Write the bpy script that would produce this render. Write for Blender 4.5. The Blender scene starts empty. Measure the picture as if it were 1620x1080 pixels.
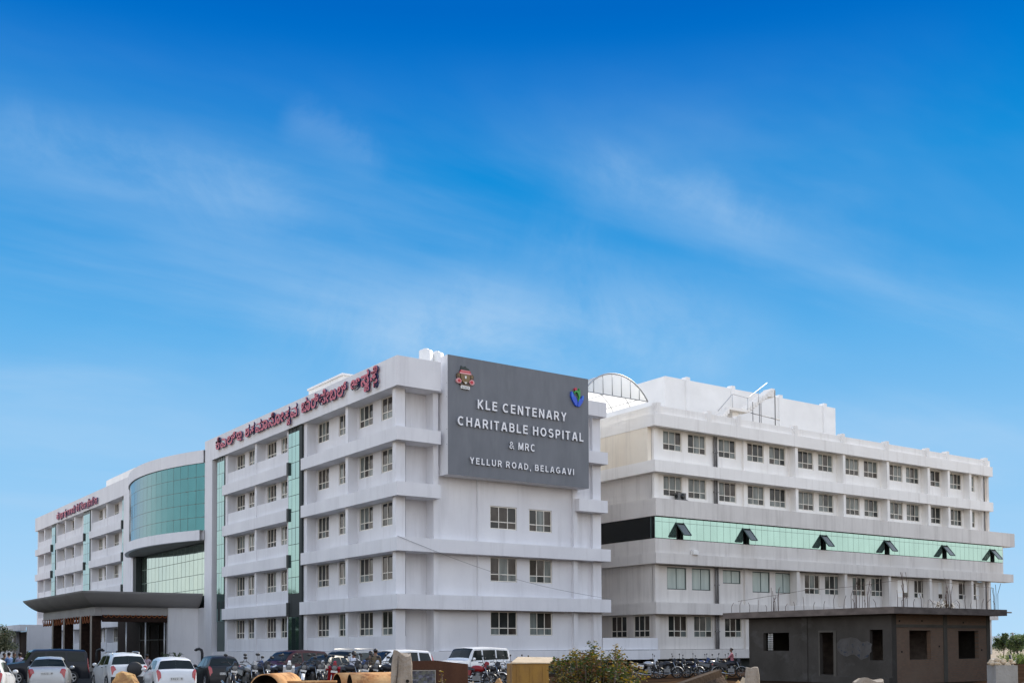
import bpy, bmesh, math, random
import numpy as np
from mathutils import Vector, Matrix
rad = math.radians
scene = bpy.context.scene
COL = scene.collection
rng = random.Random(7)

# ---------------------------------------------------------------- camera
EYE = Vector((-33.228, -59.459, 1.85))
YAW, PITCH, ROLL = rad(35.206), rad(2.0094), rad(-0.2812)
cam_d = bpy.data.cameras.new("camera")
cam = bpy.data.objects.new("camera", cam_d); COL.objects.link(cam)
cam.location = EYE
cam.rotation_mode = 'QUATERNION'
_f = Vector((math.sin(YAW)*math.cos(PITCH), math.cos(YAW)*math.cos(PITCH), math.sin(PITCH)))
_r = Vector((math.cos(YAW), -math.sin(YAW), 0)); _u = _r.cross(_f)
_r2 = _r*math.cos(ROLL)+_u*math.sin(ROLL); _u2 = _u*math.cos(ROLL)-_r*math.sin(ROLL)
cam.rotation_quaternion = Matrix((_r2, _u2, -_f)).transposed().to_quaternion()
cam_d.sensor_width = 36; cam_d.lens = 38.329
cam_d.shift_y = 0.26096
cam_d.clip_start = 0.3; cam_d.clip_end = 6000
scene.camera = cam

# ---------------------------------------------------------------- sun, sky, exposure
SUN_AZ = Vector((0.97, 0.24, 0)).normalized()   # towards the sun: from the right, just behind the street front
SUN_EL = rad(42)
sd = bpy.data.lights.new("sun", 'SUN'); sd.energy = 5.0; sd.angle = rad(0.6); sd.color = (1.0, 0.9, 0.74)
so = bpy.data.objects.new("sun", sd); COL.objects.link(so)
so.rotation_mode = 'QUATERNION'
so.rotation_quaternion = Vector((SUN_AZ.x*math.cos(SUN_EL), SUN_AZ.y*math.cos(SUN_EL), math.sin(SUN_EL))).to_track_quat('Z', 'Y')
scene.view_settings.view_transform = 'Standard'
scene.view_settings.look = 'None'
scene.view_settings.exposure = 0.0
scene.view_settings.gamma = 1.0

def lin(r, g, b):
    def c(v):
        v /= 255.0
        return v/12.92 if v <= 0.04045 else ((v+0.055)/1.055)**2.4
    return (c(r), c(g), c(b), 1.0)

world = bpy.data.worlds.new("World"); scene.world = world; world.use_nodes = True
wn, wl = world.node_tree.nodes, world.node_tree.links
wn.clear()
def N(nodes, t, **kw):
    n = nodes.new(t)
    for k, v in kw.items(): setattr(n, k, v)
    return n
def ramp(nodes, stops, interp='LINEAR'):
    n = nodes.new('ShaderNodeValToRGB'); n.color_ramp.interpolation = interp
    e = n.color_ramp.elements
    while len(e) < len(stops): e.new(0.5)
    for el, (p, c) in zip(e, stops):
        el.position = p; el.color = c if len(c) == 4 else (*c, 1)
    return n
wout = N(wn, 'ShaderNodeOutputWorld')
bg = N(wn, 'ShaderNodeBackground'); bg.inputs['Strength'].default_value = 1.0
wl.new(bg.outputs[0], wout.inputs[0])
tc = N(wn, 'ShaderNodeTexCoord'); sep = N(wn, 'ShaderNodeSeparateXYZ')
wl.new(tc.outputs['Generated'], sep.inputs[0])
def wmath(op, a, b=None, c=None, clamp=False):
    n = N(wn, 'ShaderNodeMath', operation=op); n.use_clamp = clamp
    for i, x in enumerate((a, b, c)):
        if x is None: continue
        if isinstance(x, (int, float)): n.inputs[i].default_value = x
        else: wl.new(x, n.inputs[i])
    return n.outputs[0]
def wmr(v, a, b, c=0.0, d=1.0, smooth=True):
    n = N(wn, 'ShaderNodeMapRange'); n.interpolation_type = 'SMOOTHSTEP' if smooth else 'LINEAR'
    wl.new(v, n.inputs['Value'])
    for k, x in zip(('From Min', 'From Max', 'To Min', 'To Max'), (a, b, c, d)): n.inputs[k].default_value = x
    return n.outputs['Result']
def wmix(f, a, b, bt='MIX'):
    n = N(wn, 'ShaderNodeMix', data_type='RGBA', blend_type=bt)
    if isinstance(f, (int, float)): n.inputs[0].default_value = f
    else: wl.new(f, n.inputs[0])
    for i, x in ((6, a), (7, b)):
        if isinstance(x, tuple): n.inputs[i].default_value = x
        else: wl.new(x, n.inputs[i])
    return n.outputs[2]
Z = sep.outputs['Z']
blue = ramp(wn, [(0.0, lin(184, 222, 250)), (0.07, lin(166, 212, 248)), (0.18, lin(136, 197, 243)), (0.265, lin(98, 178, 236)),
                 (0.32, lin(62, 160, 228)), (0.40, lin(8, 141, 218)), (0.46, lin(0, 122, 209)), (0.51, lin(0, 104, 197)), (0.8, lin(10, 90, 180))])
wl.new(Z, blue.inputs[0])
# thin high cloud: streaks laid out on a flat layer overhead
den = wmath('ADD', wmath('MAXIMUM', Z, 0.0), 0.10)
cx_ = wmath('DIVIDE', sep.outputs['X'], den); cy_ = wmath('DIVIDE', sep.outputs['Y'], den)
comb = N(wn, 'ShaderNodeCombineXYZ'); wl.new(cx_, comb.inputs[0]); wl.new(cy_, comb.inputs[1])
def cloud(rot, sx, sy, off, scale, det, lo, hi):
    mp = N(wn, 'ShaderNodeMapping'); mp.inputs['Rotation'].default_value = (0, 0, rad(rot)); mp.inputs['Scale'].default_value = (sx, sy, 1)
    mp.inputs['Location'].default_value = off
    wl.new(comb.outputs[0], mp.inputs[0])
    ns = N(wn, 'ShaderNodeTexNoise'); ns.inputs['Scale'].default_value = scale; ns.inputs['Detail'].default_value = det
    ns.inputs['Roughness'].default_value = 0.55; ns.inputs['Distortion'].default_value = 0.35
    wl.new(mp.outputs[0], ns.inputs['Vector'])
    return wmr(ns.outputs['Fac'], lo, hi)
c1 = cloud(52, 0.42, 1.2, (3.1, 0.4, 0), 1.0, 7, 0.46, 0.82)
c2 = cloud(20, 0.6, 1.0, (0.7, 5.2, 0), 0.55, 6, 0.42, 0.72)
cl = wmath('MULTIPLY', wmath('ADD', wmath('MULTIPLY', c1, 0.55), wmath('MULTIPLY', c2, 0.34)), wmr(Z, 0.5, 0.36))
cl = wmath('MINIMUM', cl, 0.55)
STREAKS = [((0.0242, 0.3894, -0.9207), (0.2618, 0.8864, 0.3818), 0.9882, 0.9978, 0.02, 0.5), ((-0.1369, 0.5048, -0.8523), (0.3967, 0.8164, 0.4197), 0.9986, 0.9997, 0.014, 0.4), ((-0.0307, 0.5095, -0.8599), (0.6423, 0.6692, 0.3736), 0.9926, 0.9986, 0.016, 0.55), ((-0.0571, 0.4495, -0.8915), (0.6189, 0.7166, 0.3216), 0.9959, 0.9992, 0.02, 0.34), ((0.5159, 0.0023, -0.8567), (0.5557, 0.7602, 0.3366), 0.9954, 0.9991, 0.026, 0.28), ((-0.1275, 0.6187, -0.7752), (0.7598, 0.5633, 0.3246), 0.9959, 0.9992, 0.03, 0.22), ((-0.0039, 0.3776, -0.926), (0.3718, 0.8601, 0.3492), 0.9929, 0.9987, 0.03, 0.25)]
PATCH_C, PATCH_UP = (0.5545, 0.7837, 0.2798), (-0.1574, -0.2314, 0.96)
def wdot(v):
    n = N(wn, 'ShaderNodeVectorMath', operation='DOT_PRODUCT'); wl.new(tc.outputs['Generated'], n.inputs[0]); n.inputs[1].default_value = v; return n.outputs['Value']
wisp = N(wn, 'ShaderNodeTexNoise'); wisp.inputs['Scale'].default_value = 9.0; wisp.inputs['Detail'].default_value = 10; wisp.inputs['Roughness'].default_value = 0.66; wisp.inputs['Distortion'].default_value = 0.5
wl.new(tc.outputs['Generated'], wisp.inputs['Vector'])
wob = wmath('MULTIPLY', wmath('SUBTRACT', wisp.outputs['Fac'], 0.5), 0.055)
brk = wmr(wisp.outputs['Fac'], 0.25, 0.75, 0.15, 1.15)
tot = cl
for nrm, mid, c_out, c_in, wd, k in STREAKS:
    across = wmath('ABSOLUTE', wmath('ADD', wdot(nrm), wob))
    tot = wmath('ADD', tot, wmath('MULTIPLY', wmath('MULTIPLY', wmr(across, wd*2.3, 0.0), wmr(wdot(mid), c_out, c_in)), wmath('MULTIPLY', brk, k*0.34)))
pv = wmath('ABSOLUTE', wmath('ADD', wdot(PATCH_UP), wob)); ph = wmr(wdot(PATCH_C), 0.965, 0.998)
tot = wmath('ADD', tot, wmath('MULTIPLY', wmath('MULTIPLY', wmr(pv, 0.075, 0.0), ph), wmath('MULTIPLY', brk, 0.48)))
tot = wmath('MINIMUM', tot, 0.62)
front = wmix(tot, blue.outputs[0], lin(182, 214, 244))
# bright hazy sky over the rest of the dome (the plain behind the photographer), physically based
sky = N(wn, 'ShaderNodeTexSky', sky_type='NISHITA'); sky.sun_disc = False
sky.sun_elevation = SUN_EL; sky.sun_rotation = math.atan2(SUN_AZ.x, SUN_AZ.y)
sky.air_density = 1.0; sky.dust_density = 3.0; sky.ozone_density = 1.0; sky.altitude = 700
skys = N(wn, 'ShaderNodeMix', data_type='RGBA', blend_type='MULTIPLY'); skys.inputs[0].default_value = 1.0
wl.new(sky.outputs[0], skys.inputs[6]); skys.inputs[7].default_value = (0.1, 0.1, 0.1, 1)
hz = ramp(wn, [(0.0, (1.75, 1.66, 1.54)), (0.12, (1.95, 1.88, 1.84)), (0.35, (1.60, 1.72, 1.92)), (0.7, (0.85, 1.1, 1.55)), (1.0, (0.45, 0.7, 1.2))])
wl.new(Z, hz.inputs[0])
back = wmix(0.8, skys.outputs[2], hz.outputs[0])
dotn = N(wn, 'ShaderNodeVectorMath', operation='DOT_PRODUCT'); wl.new(tc.outputs['Generated'], dotn.inputs[0])
dotn.inputs[1].default_value = (math.sin(YAW), math.cos(YAW), 0)
hl = wmath('SQRT', wmath('MAXIMUM', wmath('SUBTRACT', 1.0, wmath('MULTIPLY', Z, Z)), 1e-4))
fb = wmr(wmath('DIVIDE', dotn.outputs['Value'], hl), 0.86, 0.42)
wl.new(wmix(fb, front, back), bg.inputs['Color'])

# ---------------------------------------------------------------- materials
MATS = {}
def mat(name, color=(0.5, 0.5, 0.5), rough=0.6, metal=0.0, spec=0.5, var=0.0, vscale=(1, 1, 1), col2=None, lo=0.35, hi=0.65,
        detail=5, bump=0.0, bscale=20.0, coat=0.0, dirt=None, trans=0.0):
    if name in MATS: return MATS[name]
    m = bpy.data.materials.new(name); m.use_nodes = True; MATS[name] = m
    n, l = m.node_tree.nodes, m.node_tree.links
    b = n['Principled BSDF']
    b.inputs['Base Color'].default_value = (*color[:3], 1); b.inputs['Roughness'].default_value = rough
    b.inputs['Metallic'].default_value = metal; b.inputs['Specular IOR Level'].default_value = spec
    b.inputs['Coat Weight'].default_value = coat; b.inputs['Coat Roughness'].default_value = 0.04
    if trans: b.inputs['Transmission Weight'].default_value = trans
    t = N(n, 'ShaderNodeTexCoord')
    if col2 is None and var: col2 = tuple(c*(1-var) for c in color[:3])
    last = None
    if col2 is not None:
        mp = N(n, 'ShaderNodeMapping'); mp.inputs['Scale'].default_value = vscale
        l.new(t.outputs['Object'], mp.inputs[0])
        ns = N(n, 'ShaderNodeTexNoise'); ns.inputs['Detail'].default_value = detail; ns.inputs['Scale'].default_value = 1.0
        ns.inputs['Roughness'].default_value = 0.6
        l.new(mp.outputs[0], ns.inputs['Vector'])
        r = ramp(n, [(lo, (*color[:3], 1)), (hi, (*col2[:3], 1))]); l.new(ns.outputs['Fac'], r.inputs[0])
        last = r.outputs[0]
        if dirt:
            dcol, dscale, dlo, dhi, dstr = dirt
            mp2 = N(n, 'ShaderNodeMapping'); mp2.inputs['Scale'].default_value = dscale; mp2.inputs['Location'].default_value = (3, 7, 1)
            l.new(t.outputs['Object'], mp2.inputs[0])
            n2 = N(n, 'ShaderNodeTexNoise'); n2.inputs['Detail'].default_value = 6; n2.inputs['Scale'].default_value = 1; n2.inputs['Roughness'].default_value = 0.68
            l.new(mp2.outputs[0], n2.inputs['Vector'])
            r2 = ramp(n, [(dlo, (0, 0, 0, 1)), (dhi, (dstr, dstr, dstr, 1))]); l.new(n2.outputs['Fac'], r2.inputs[0])
            mx = N(n, 'ShaderNodeMix', data_type='RGBA'); l.new(r2.outputs[0], mx.inputs[0]); l.new(last, mx.inputs[6]); mx.inputs[7].default_value = (*dcol, 1)
            last = mx.outputs[2]
        l.new(last, b.inputs['Base Color'])
    if bump:
        nb = N(n, 'ShaderNodeTexNoise'); nb.inputs['Scale'].default_value = bscale; nb.inputs['Detail'].default_value = 4
        l.new(t.outputs['Object'], nb.inputs['Vector'])
        bp = N(n, 'ShaderNodeBump'); bp.inputs['Strength'].default_value = bump; bp.inputs['Distance'].default_value = 0.05
        l.new(nb.outputs['Fac'], bp.inputs['Height']); l.new(bp.outputs[0], b.inputs['Normal'])
    return m

paint_a = mat('white_paint', (0.74, 0.735, 0.75), 0.75, col2=(0.66, 0.655, 0.675), vscale=(0.35, 0.35, 0.25), bump=0.04, bscale=6,
              dirt=((0.50, 0.49, 0.50), (1.6, 1.6, 0.13), 0.52, 0.78, 0.6))
paint_b = mat('weathered_shaded_white_paint', (0.70, 0.665, 0.625), 0.8, col2=(0.62, 0.585, 0.55), vscale=(0.4, 0.4, 0.3), bump=0.05, bscale=6,
              dirt=((0.42, 0.39, 0.36), (1.9, 1.9, 0.12), 0.50, 0.74, 0.65))  # lower storeys of the wing: real stains plus shade put into a darker paint
paint_bt = mat('lit_upper_white_paint', (0.90, 0.87, 0.83), 0.8, col2=(0.84, 0.81, 0.765), vscale=(0.4, 0.4, 0.3), bump=0.05, bscale=6,
              dirt=((0.60, 0.56, 0.52), (1.9, 1.9, 0.12), 0.52, 0.76, 0.6))  # upper storeys of the wing: their brighter light put into a paler paint
paint_side = mat('cream_side_paint', (0.88, 0.80, 0.67), 0.8, col2=(0.82, 0.73, 0.60), vscale=(0.4, 0.4, 0.3), dirt=((0.5, 0.44, 0.37), (1.9, 1.9, 0.12), 0.5, 0.76, 0.5))
paint_roof = mat('rooftop_white_paint', (0.90, 0.89, 0.87), 0.7, col2=(0.82, 0.81, 0.79), vscale=(0.5, 0.5, 0.5))  # rooftop rooms painted whiter than the walls
grey_panel = mat('grey_cladding', (0.15, 0.16, 0.18), 0.55, col2=(0.122, 0.132, 0.150), vscale=(0.9, 0.9, 0.35), bump=0.03, dirt=((0.19, 0.20, 0.215), (1.4, 1.4, 0.25), 0.5, 0.75, 0.6))
dark_clad = mat('dark_cladding', (0.03, 0.038, 0.038), 0.6, spec=0.2, col2=(0.035, 0.042, 0.042), vscale=(1, 1, 1))
capg = mat('grey_aluminium', (0.075, 0.08, 0.08), 0.5, metal=0.1, var=0.15)
frame_m = mat('cream_window_frame', (0.80, 0.755, 0.67), 0.5, var=0.08)
glass_dark = mat('dark_window_glass', (0.018, 0.021, 0.021), 0.06, spec=0.32, col2=(0.04, 0.043, 0.041), vscale=(0.9, 0.9, 0.5))
glass_brown = mat('brown_window_glass', (0.035, 0.028, 0.024), 0.08, spec=0.32, col2=(0.075, 0.064, 0.055), vscale=(1.7, 1.7, 0.8))
glass_pale = mat('curtained_window_glass', (0.20, 0.225, 0.215), 0.1, spec=0.4, col2=(0.08, 0.095, 0.09), vscale=(2.2, 2.2, 0.3))
glass_white = mat('sky_bright_window_glass', (0.85, 0.86, 0.86), 0.2, var=0.1, vscale=(2, 2, 1))  # white panes: bright sky seen through, put into the pane colour
glass_frost = mat('frosted_window_glass', (0.45, 0.51, 0.47), 0.25, col2=(0.34, 0.40, 0.37), vscale=(2.5, 2.5, 0.3))
def tinted_glass(name, c, rough=0.05, wav=0.05):
    m = mat(name, c, rough, metal=0.92, col2=tuple(x*0.9 for x in c), vscale=(0.8, 0.8, 0.5), bump=wav, bscale=0.35)
    return m
curtain_glass = tinted_glass('green_mirror_glass', (0.38, 0.48, 0.41))
bow_glass = tinted_glass('teal_mirror_glass', (0.06, 0.18, 0.20), 0.10)
strip_glass = tinted_glass('aqua_mirror_glass', (0.20, 0.355, 0.34))
ribbon_glass = tinted_glass('mint_mirror_glass', (0.30, 0.46, 0.42))
mull_m = mat('dark_mullion', (0.06, 0.09, 0.085), 0.4, var=0.1)
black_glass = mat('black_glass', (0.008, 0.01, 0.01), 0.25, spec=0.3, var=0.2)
bounce_ground = mat('pale_bounce_ground', (0.33, 0.26, 0.18), 0.95, col2=(0.25, 0.19, 0.125), vscale=(0.05, 0.05, 0.05), detail=9)  # ground tone set pale to bounce sunlight onto the upper walls
soil = mat('brown_soil', (0.026, 0.016, 0.010), 0.95, spec=0.0, col2=(0.05, 0.031, 0.02), vscale=(0.25, 0.25, 0.25), detail=9, bump=0.6, bscale=3)
concrete = mat('grey_concrete', (0.30, 0.29, 0.27), 0.9, col2=(0.22, 0.205, 0.185), vscale=(2, 2, 1.2), bump=0.3, bscale=15)
cement = mat('dark_cement_plaster', (0.072, 0.065, 0.058), 0.9, spec=0.1, col2=(0.052, 0.047, 0.041), vscale=(0.7, 0.7, 0.5), bump=0.2, bscale=10,
             dirt=((0.10, 0.095, 0.09), (0.5, 0.5, 0.7), 0.55, 0.68, 0.6))
slabm = mat('raw_slab_concrete', (0.17, 0.135, 0.115), 0.9, col2=(0.10, 0.08, 0.068), vscale=(1.5, 1.5, 3), bump=0.3, bscale=8)
steel = mat('galvanised_steel', (0.45, 0.46, 0.47), 0.45, metal=0.6, var=0.15)
rebar_m = mat('rusty_rebar', (0.10, 0.06, 0.045), 0.8, var=0.3, vscale=(3, 3, 3))
pvc = mat('grey_drain_pipe', (0.17, 0.165, 0.165), 0.6, var=0.2, vscale=(2, 2, 0.5))
white_plastic = mat('white_tank_plastic', (0.80, 0.79, 0.76), 0.5, var=0.08)

# ---------------------------------------------------------------- mesh helpers
class MB:
    def __init__(s): s.v = []; s.f = []; s.m = []; s.sm = []
    def add(s, vs, fs, mi=0, smooth=False):
        o = len(s.v); s.v += [tuple(p) for p in vs]
        for f in fs: s.f.append([i+o for i in f]); s.m.append(mi); s.sm.append(smooth)
        return s
    def box(s, x0, x1, y0, y1, z0, z1, mi=0):
        v = [(x, y, z) for z in (z0, z1) for y in (y0, y1) for x in (x0, x1)]
        return s.add(v, [(0, 2, 3, 1), (4, 5, 7, 6), (0, 1, 5, 4), (2, 6, 7, 3), (0, 4, 6, 2), (1, 3, 7, 5)], mi)
    def obox(s, M, x0, x1, y0, y1, z0, z1, mi=0):
        v = [M @ Vector((x, y, z)) for z in (z0, z1) for y in (y0, y1) for x in (x0, x1)]
        return s.add(v, [(0, 2, 3, 1), (4, 5, 7, 6), (0, 1, 5, 4), (2, 6, 7, 3), (0, 4, 6, 2), (1, 3, 7, 5)], mi)
    def quad(s, a, b, c, d, mi=0): return s.add([a, b, c, d], [(0, 1, 2, 3)], mi)
    def tube(s, pts, r, n=8, mi=0, cap=True):
        pts = [Vector(p) for p in pts]; rs = r if isinstance(r, (list, tuple)) else [r]*len(pts)
        rings = []; prev = None
        for i, p in enumerate(pts):
            d = (pts[min(i+1, len(pts)-1)]-pts[max(i-1, 0)])
            d = d.normalized() if d.length > 1e-9 else Vector((0, 0, 1))
            if prev is None: a = d.orthogonal().normalized()
            else:
                a = prev-d*prev.dot(d); a = a.normalized() if a.length > 1e-6 else d.orthogonal().normalized()
            prev = a; b = d.cross(a)
            rings.append([p+(a*math.cos(2*math.pi*k/n)+b*math.sin(2*math.pi*k/n))*rs[i] for k in range(n)])
        vs = [q for rg in rings for q in rg]; fs = []
        for i in range(len(pts)-1):
            for k in range(n):
                k2 = (k+1) % n; fs.append((i*n+k, i*n+k2, (i+1)*n+k2, (i+1)*n+k))
        s.add(vs, fs, mi, True)
        if cap:
            o = len(s.v)-len(vs)
            s.f.append([o+k for k in reversed(range(n))]); s.m.append(mi); s.sm.append(False)
            s.f.append([o+(len(pts)-1)*n+k for k in range(n)]); s.m.append(mi); s.sm.append(False)
        return s
    def lathe(s, c, axis, prof, n=20, mi=0):
        # prof: (distance along axis, radius)
        ax = Vector(axis).normalized(); a = ax.orthogonal().normalized(); b = ax.cross(a); c = Vector(c)
        vs = [c+ax*t+(a*math.cos(2*math.pi*k/n)+b*math.sin(2*math.pi*k/n))*r for t, r in prof for k in range(n)]
        fs = [(i*n+k, i*n+(k+1) % n, (i+1)*n+(k+1) % n, (i+1)*n+k) for i in range(len(prof)-1) for k in range(n)]
        return s.add(vs, fs, mi, True)
    def ball(s, c, r, sx=1, sy=1, sz=1, n=12, mi=0, M=None):
        vs = []; fs = []; h = max(5, n//2)
        for i in range(h+1):
            t = math.pi*i/h
            for k in range(n):
                p = Vector((math.sin(t)*math.cos(2*math.pi*k/n)*sx*r, math.sin(t)*math.sin(2*math.pi*k/n)*sy*r, math.cos(t)*sz*r))
                vs.append(Vector(c)+(M @ p if M else p))
        for i in range(h):
            for k in range(n):
                fs.append((i*n+k, (i+1)*n+k, (i+1)*n+(k+1) % n, i*n+(k+1) % n))
        return s.add(vs, fs, mi, True)
    def prism(s, poly, P, d0, d1, mi=0, mi_side=None):
        # poly (u,w) outline, P(u,d,w) -> point
        n = len(poly)
        s.add([P(u, d0, w) for u, w in poly], [tuple(range(n))], mi)
        s.add([P(u, d1, w) for u, w in poly], [tuple(reversed(range(n)))], mi)
        s.add([P(u, d0, w) for u, w in poly]+[P(u, d1, w) for u, w in poly], [(i, (i+1) % n, n+(i+1) % n, n+i) for i in range(n)], mi if mi_side is None else mi_side)
        return s
    def build(s, name, mats, parent=None, weld=False, angle=None):
        me = bpy.data.meshes.new(name)
        me.from_pydata(s.v, [], s.f)
        mats = mats if isinstance(mats, (list, tuple)) else [mats]
        for m in mats: me.materials.append(m)
        me.polygons.foreach_set('material_index', s.m); me.polygons.foreach_set('use_smooth', s.sm)
        if weld:
            bm = bmesh.new(); bm.from_mesh(me); bmesh.ops.remove_doubles(bm, verts=bm.verts, dist=1e-4)
            bmesh.ops.recalc_face_normals(bm, faces=bm.faces); bm.to_mesh(me); bm.free()
        if angle is not None:
            me.polygons.foreach_set('use_smooth', [True]*len(me.polygons)); me.set_sharp_from_angle(angle=rad(angle))
        me.update()
        o = bpy.data.objects.new(name, me); COL.objects.link(o)
        if parent: o.parent = parent
        return o
def tag(o, label=None, cat=None, group=None, kind=None):
    if label: o['label'] = label
    if cat: o['category'] = cat
    if group: o['group'] = group
    if kind: o['kind'] = kind
    return o
def thing(name, label, cat, loc=(0, 0, 0), rz=0.0, group=None):
    o = bpy.data.objects.new(name, None); COL.objects.link(o); o.empty_display_size = 0.3
    o.location = loc; o.rotation_euler = (0, 0, rz)
    return tag(o, label, cat, group)
def copy_tree(o, parent=None):
    c = o.copy(); COL.objects.link(c)
    if parent: c.parent = parent
    for ch in list(o.children): copy_tree(ch, c)
    return c
def bearing(px, D):
    # ground position on the sight line through photo column px, D metres into the scene
    a = (px-810.0)/1724.8
    p = EYE+(Vector((math.sin(YAW), math.cos(YAW), 0))+Vector((math.cos(YAW), -math.sin(YAW), 0))*a)*D
    return (p.x, p.y)
def rnd(a, b): return rng.uniform(a, b)

# plane frames: 'x' faces -x (left front), 'y' faces -y (right front); d grows inwards
def PF(axis, c):
    if axis == 'x': return lambda u, d, z: (c+d, u, z)
    return lambda u, d, z: (u, c+d, z)
def wall_holes(mb, axis, c, u0, u1, z0, z1, holes, rd=0.22, mi=0):
    P = PF(axis, c)
    us = sorted({u0, u1, *[h[0] for h in holes], *[h[1] for h in holes]}); us = [u for u in us if u0 <= u <= u1]
    zs = sorted({z0, z1, *[h[2] for h in holes], *[h[3] for h in holes]}); zs = [z for z in zs if z0 <= z <= z1]
    for a, b in zip(us, us[1:]):
        for e, g in zip(zs, zs[1:]):
            um, zm = (a+b)/2, (e+g)/2
            if any(h[0] < um < h[1] and h[2] < zm < h[3] for h in holes): continue
            mb.quad(P(a, 0, e), P(b, 0, e), P(b, 0, g), P(a, 0, g), mi)
    for a, b, e, g in holes:
        mb.quad(P(a, 0, e), P(a, rd, e), P(a, rd, g), P(a, 0, g), mi); mb.quad(P(b, 0, e), P(b, 0, g), P(b, rd, g), P(b, rd, e), mi)
        mb.quad(P(a, 0, e), P(b, 0, e), P(b, rd, e), P(a, rd, e), mi); mb.quad(P(a, 0, g), P(a, rd, g), P(b, rd, g), P(b, 0, g), mi)
    return mb
def pbox(mb, P, u0, u1, d0, d1, z0, z1, mi=0):
    a = P(u0, d0, z0); b = P(u1, d1, z1)
    mb.box(min(a[0], b[0]), max(a[0], b[0]), min(a[1], b[1]), max(a[1], b[1]), z0, z1, mi)
PANES = [glass_dark, glass_brown, glass_pale, glass_white, glass_frost]
def window(parent, axis, c, u0, u1, z0, z1, ncol=3, tr=0.5, pale=0.28, bright=0.0, style='cream'):
    P = PF(axis, c); g = MB(); fr = MB(); w = 0.055
    fu0, fu1 = u0+0.015, u1-0.015; fz0, fz1 = z0+0.015, z1-0.015
    cols = [fu0+(fu1-fu0)*i/ncol for i in range(ncol+1)]
    rows = [fz0, z0+tr, fz1] if tr else [fz0, fz1]
    for i in range(ncol):
        for j in range(len(rows)-1):
            t = rng.random()
            if bright and t < bright: mi = 3
            elif style == 'frost': mi = 4
            elif t < pale+(0.12 if j == 0 else 0): mi = 2
            else: mi = 0 if rng.random() < 0.6 else 1
            d = 0.082+(0.016 if (i+j) % 2 else 0.0); k = rnd(-0.004, 0.004)
            g.quad(P(cols[i], d+k, rows[j]), P(cols[i+1], d-k, rows[j]), P(cols[i+1], d-k+0.004, rows[j+1]), P(cols[i], d+k+0.004, rows[j+1]), mi)
    for i, u in enumerate(cols):
        h = w if i in (0, ncol) else w*0.8
        a = u if i == 0 else (u-h if i == ncol else u-h/2)
        pbox(fr, P, a, a+h, 0.05, 0.104, fz0, fz1)
    for j, z in enumerate(rows):
        b = z if j == 0 else (z-w if j == len(rows)-1 else z-w/2)
        for i in range(ncol):
            pbox(fr, P, cols[i]+(w if i == 0 else w*0.4), cols[i+1]-(w if i == ncol-1 else w*0.4), 0.054, 0.103, b, b+w)
    o = g.build('window', PANES, parent)
    fr.build('frame', mull_m if style == 'frost' else frame_m, o)
    return o
# ---------------------------------------------------------------- ground
mb = MB(); n = 60
def gz(x, y): return 0.0
mb.quad((-2500, -2500, 0), (2500, -2500, 0), (2500, 2500, 0), (-2500, 2500, 0))
tag(mb.build('ground', bounce_ground), kind='structure')
mb = MB(); mb.quad((-27, -46, .004), (76, -46, .004), (76, 0.6, .004), (-27, 0.6, .004)); tag(mb.build('yard', soil), kind='structure')
asph = mat('worn_asphalt', (0.028, 0.024, 0.021), 0.9, spec=0.05, col2=(0.045, 0.037, 0.03), vscale=(0.3, 0.3, 0.3), detail=8, bump=0.3, bscale=12)
mb = MB(); mb.quad((-26, -30, .008), (-1.2, -30, .008), (-1.2, 130, .008), (-26, 130, .008)); tag(mb.build('car_park', asph), kind='structure')
paved = mat('pale_concrete_yard', (0.46, 0.44, 0.41), 0.9, col2=(0.36, 0.34, 0.31), vscale=(0.2, 0.2, 0.2), detail=7)
mb = MB(); mb.quad((78, -25, .004), (170, -25, .004), (170, 24, .004), (78, 24, .004)); tag(mb.build('paved_yard', paved), kind='structure')

# ---------------------------------------------------------------- hospital, main block
ZB = {1: (4.30, 5.22), 2: (7.93, 8.79), 3: (11.39, 12.26), 4: (14.88, 15.73)}
PB, PT = 18.30, 20.18
SILL = {1: 2.62, 2: 6.22, 3: 9.75, 4: 13.30, 5: 16.75}
TOPZ = {1: 4.30, 2: 7.93, 3: 11.39, 4: 14.88, 5: 18.30}
FLO = {1: 1.64, 2: 5.0, 3: 8.6, 4: 12.1, 5: 15.5}
A = thing('hospital_building', 'long white five-storey hospital with grey sign, curved green glass bay and projecting ledges', 'hospital')
WX = 1.0
def left_section(y0, y1, piers, wins, flush, floors=(1, 2, 3, 4, 5), caps=(), band=True):
    # recessed wall with window openings between full height piers; bands carried in front
    for f in floors:
        hs = [(a, b, SILL[f]+0.03, TOPZ[f]-0.03) for a, b in wins]
        m = MB(); wall_holes(m, 'x', WX, y0, y1, FLO[f]-0.05 if f > 1 else 1.64, TOPZ[f]+0.02, hs)
        if flush or f == 1:
            pp = sorted(piers); edges = [y0]+[e for p in pp for e in p]+[y1]
            for a, b in zip(edges[::2], edges[1::2]):
                if b-a > 0.2: m.box(0.3, WX-0.002, a+.002, b-.002, FLO[f] if f > 1 else 1.64, SILL[f]-0.02)
        m.build('wall', paint_a, A)
        for (a, b) in wins: window(A, 'x', WX, a, b, SILL[f]+0.03, TOPZ[f]-0.03, 3 if b-a > 1.7 else 2)
    for a, b in piers:
        m = MB(); m.box(0.25, WX+0.1, a, b, 0.9, PB+0.05); m.build('pier', paint_a, A)
sh = lambda ws, d: [(a+d, b+d) for a, b in ws]
W1 = [(2.43, 3.90), (5.10, 7.08), (8.95, 10.20), (11.78, 13.66)]
left_section(0.7, 13.9, [(7.29, 7.66), (13.88, 14.42)], W1, False)
W2 = [(19.10, 20.30), (21.25, 23.10), (25.75, 27.0), (27.85, 29.70)]
left_section(17.35, 29.9, [(16.92, 17.38), (23.45, 23.79), (29.87, 30.38)], W2, True)
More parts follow.
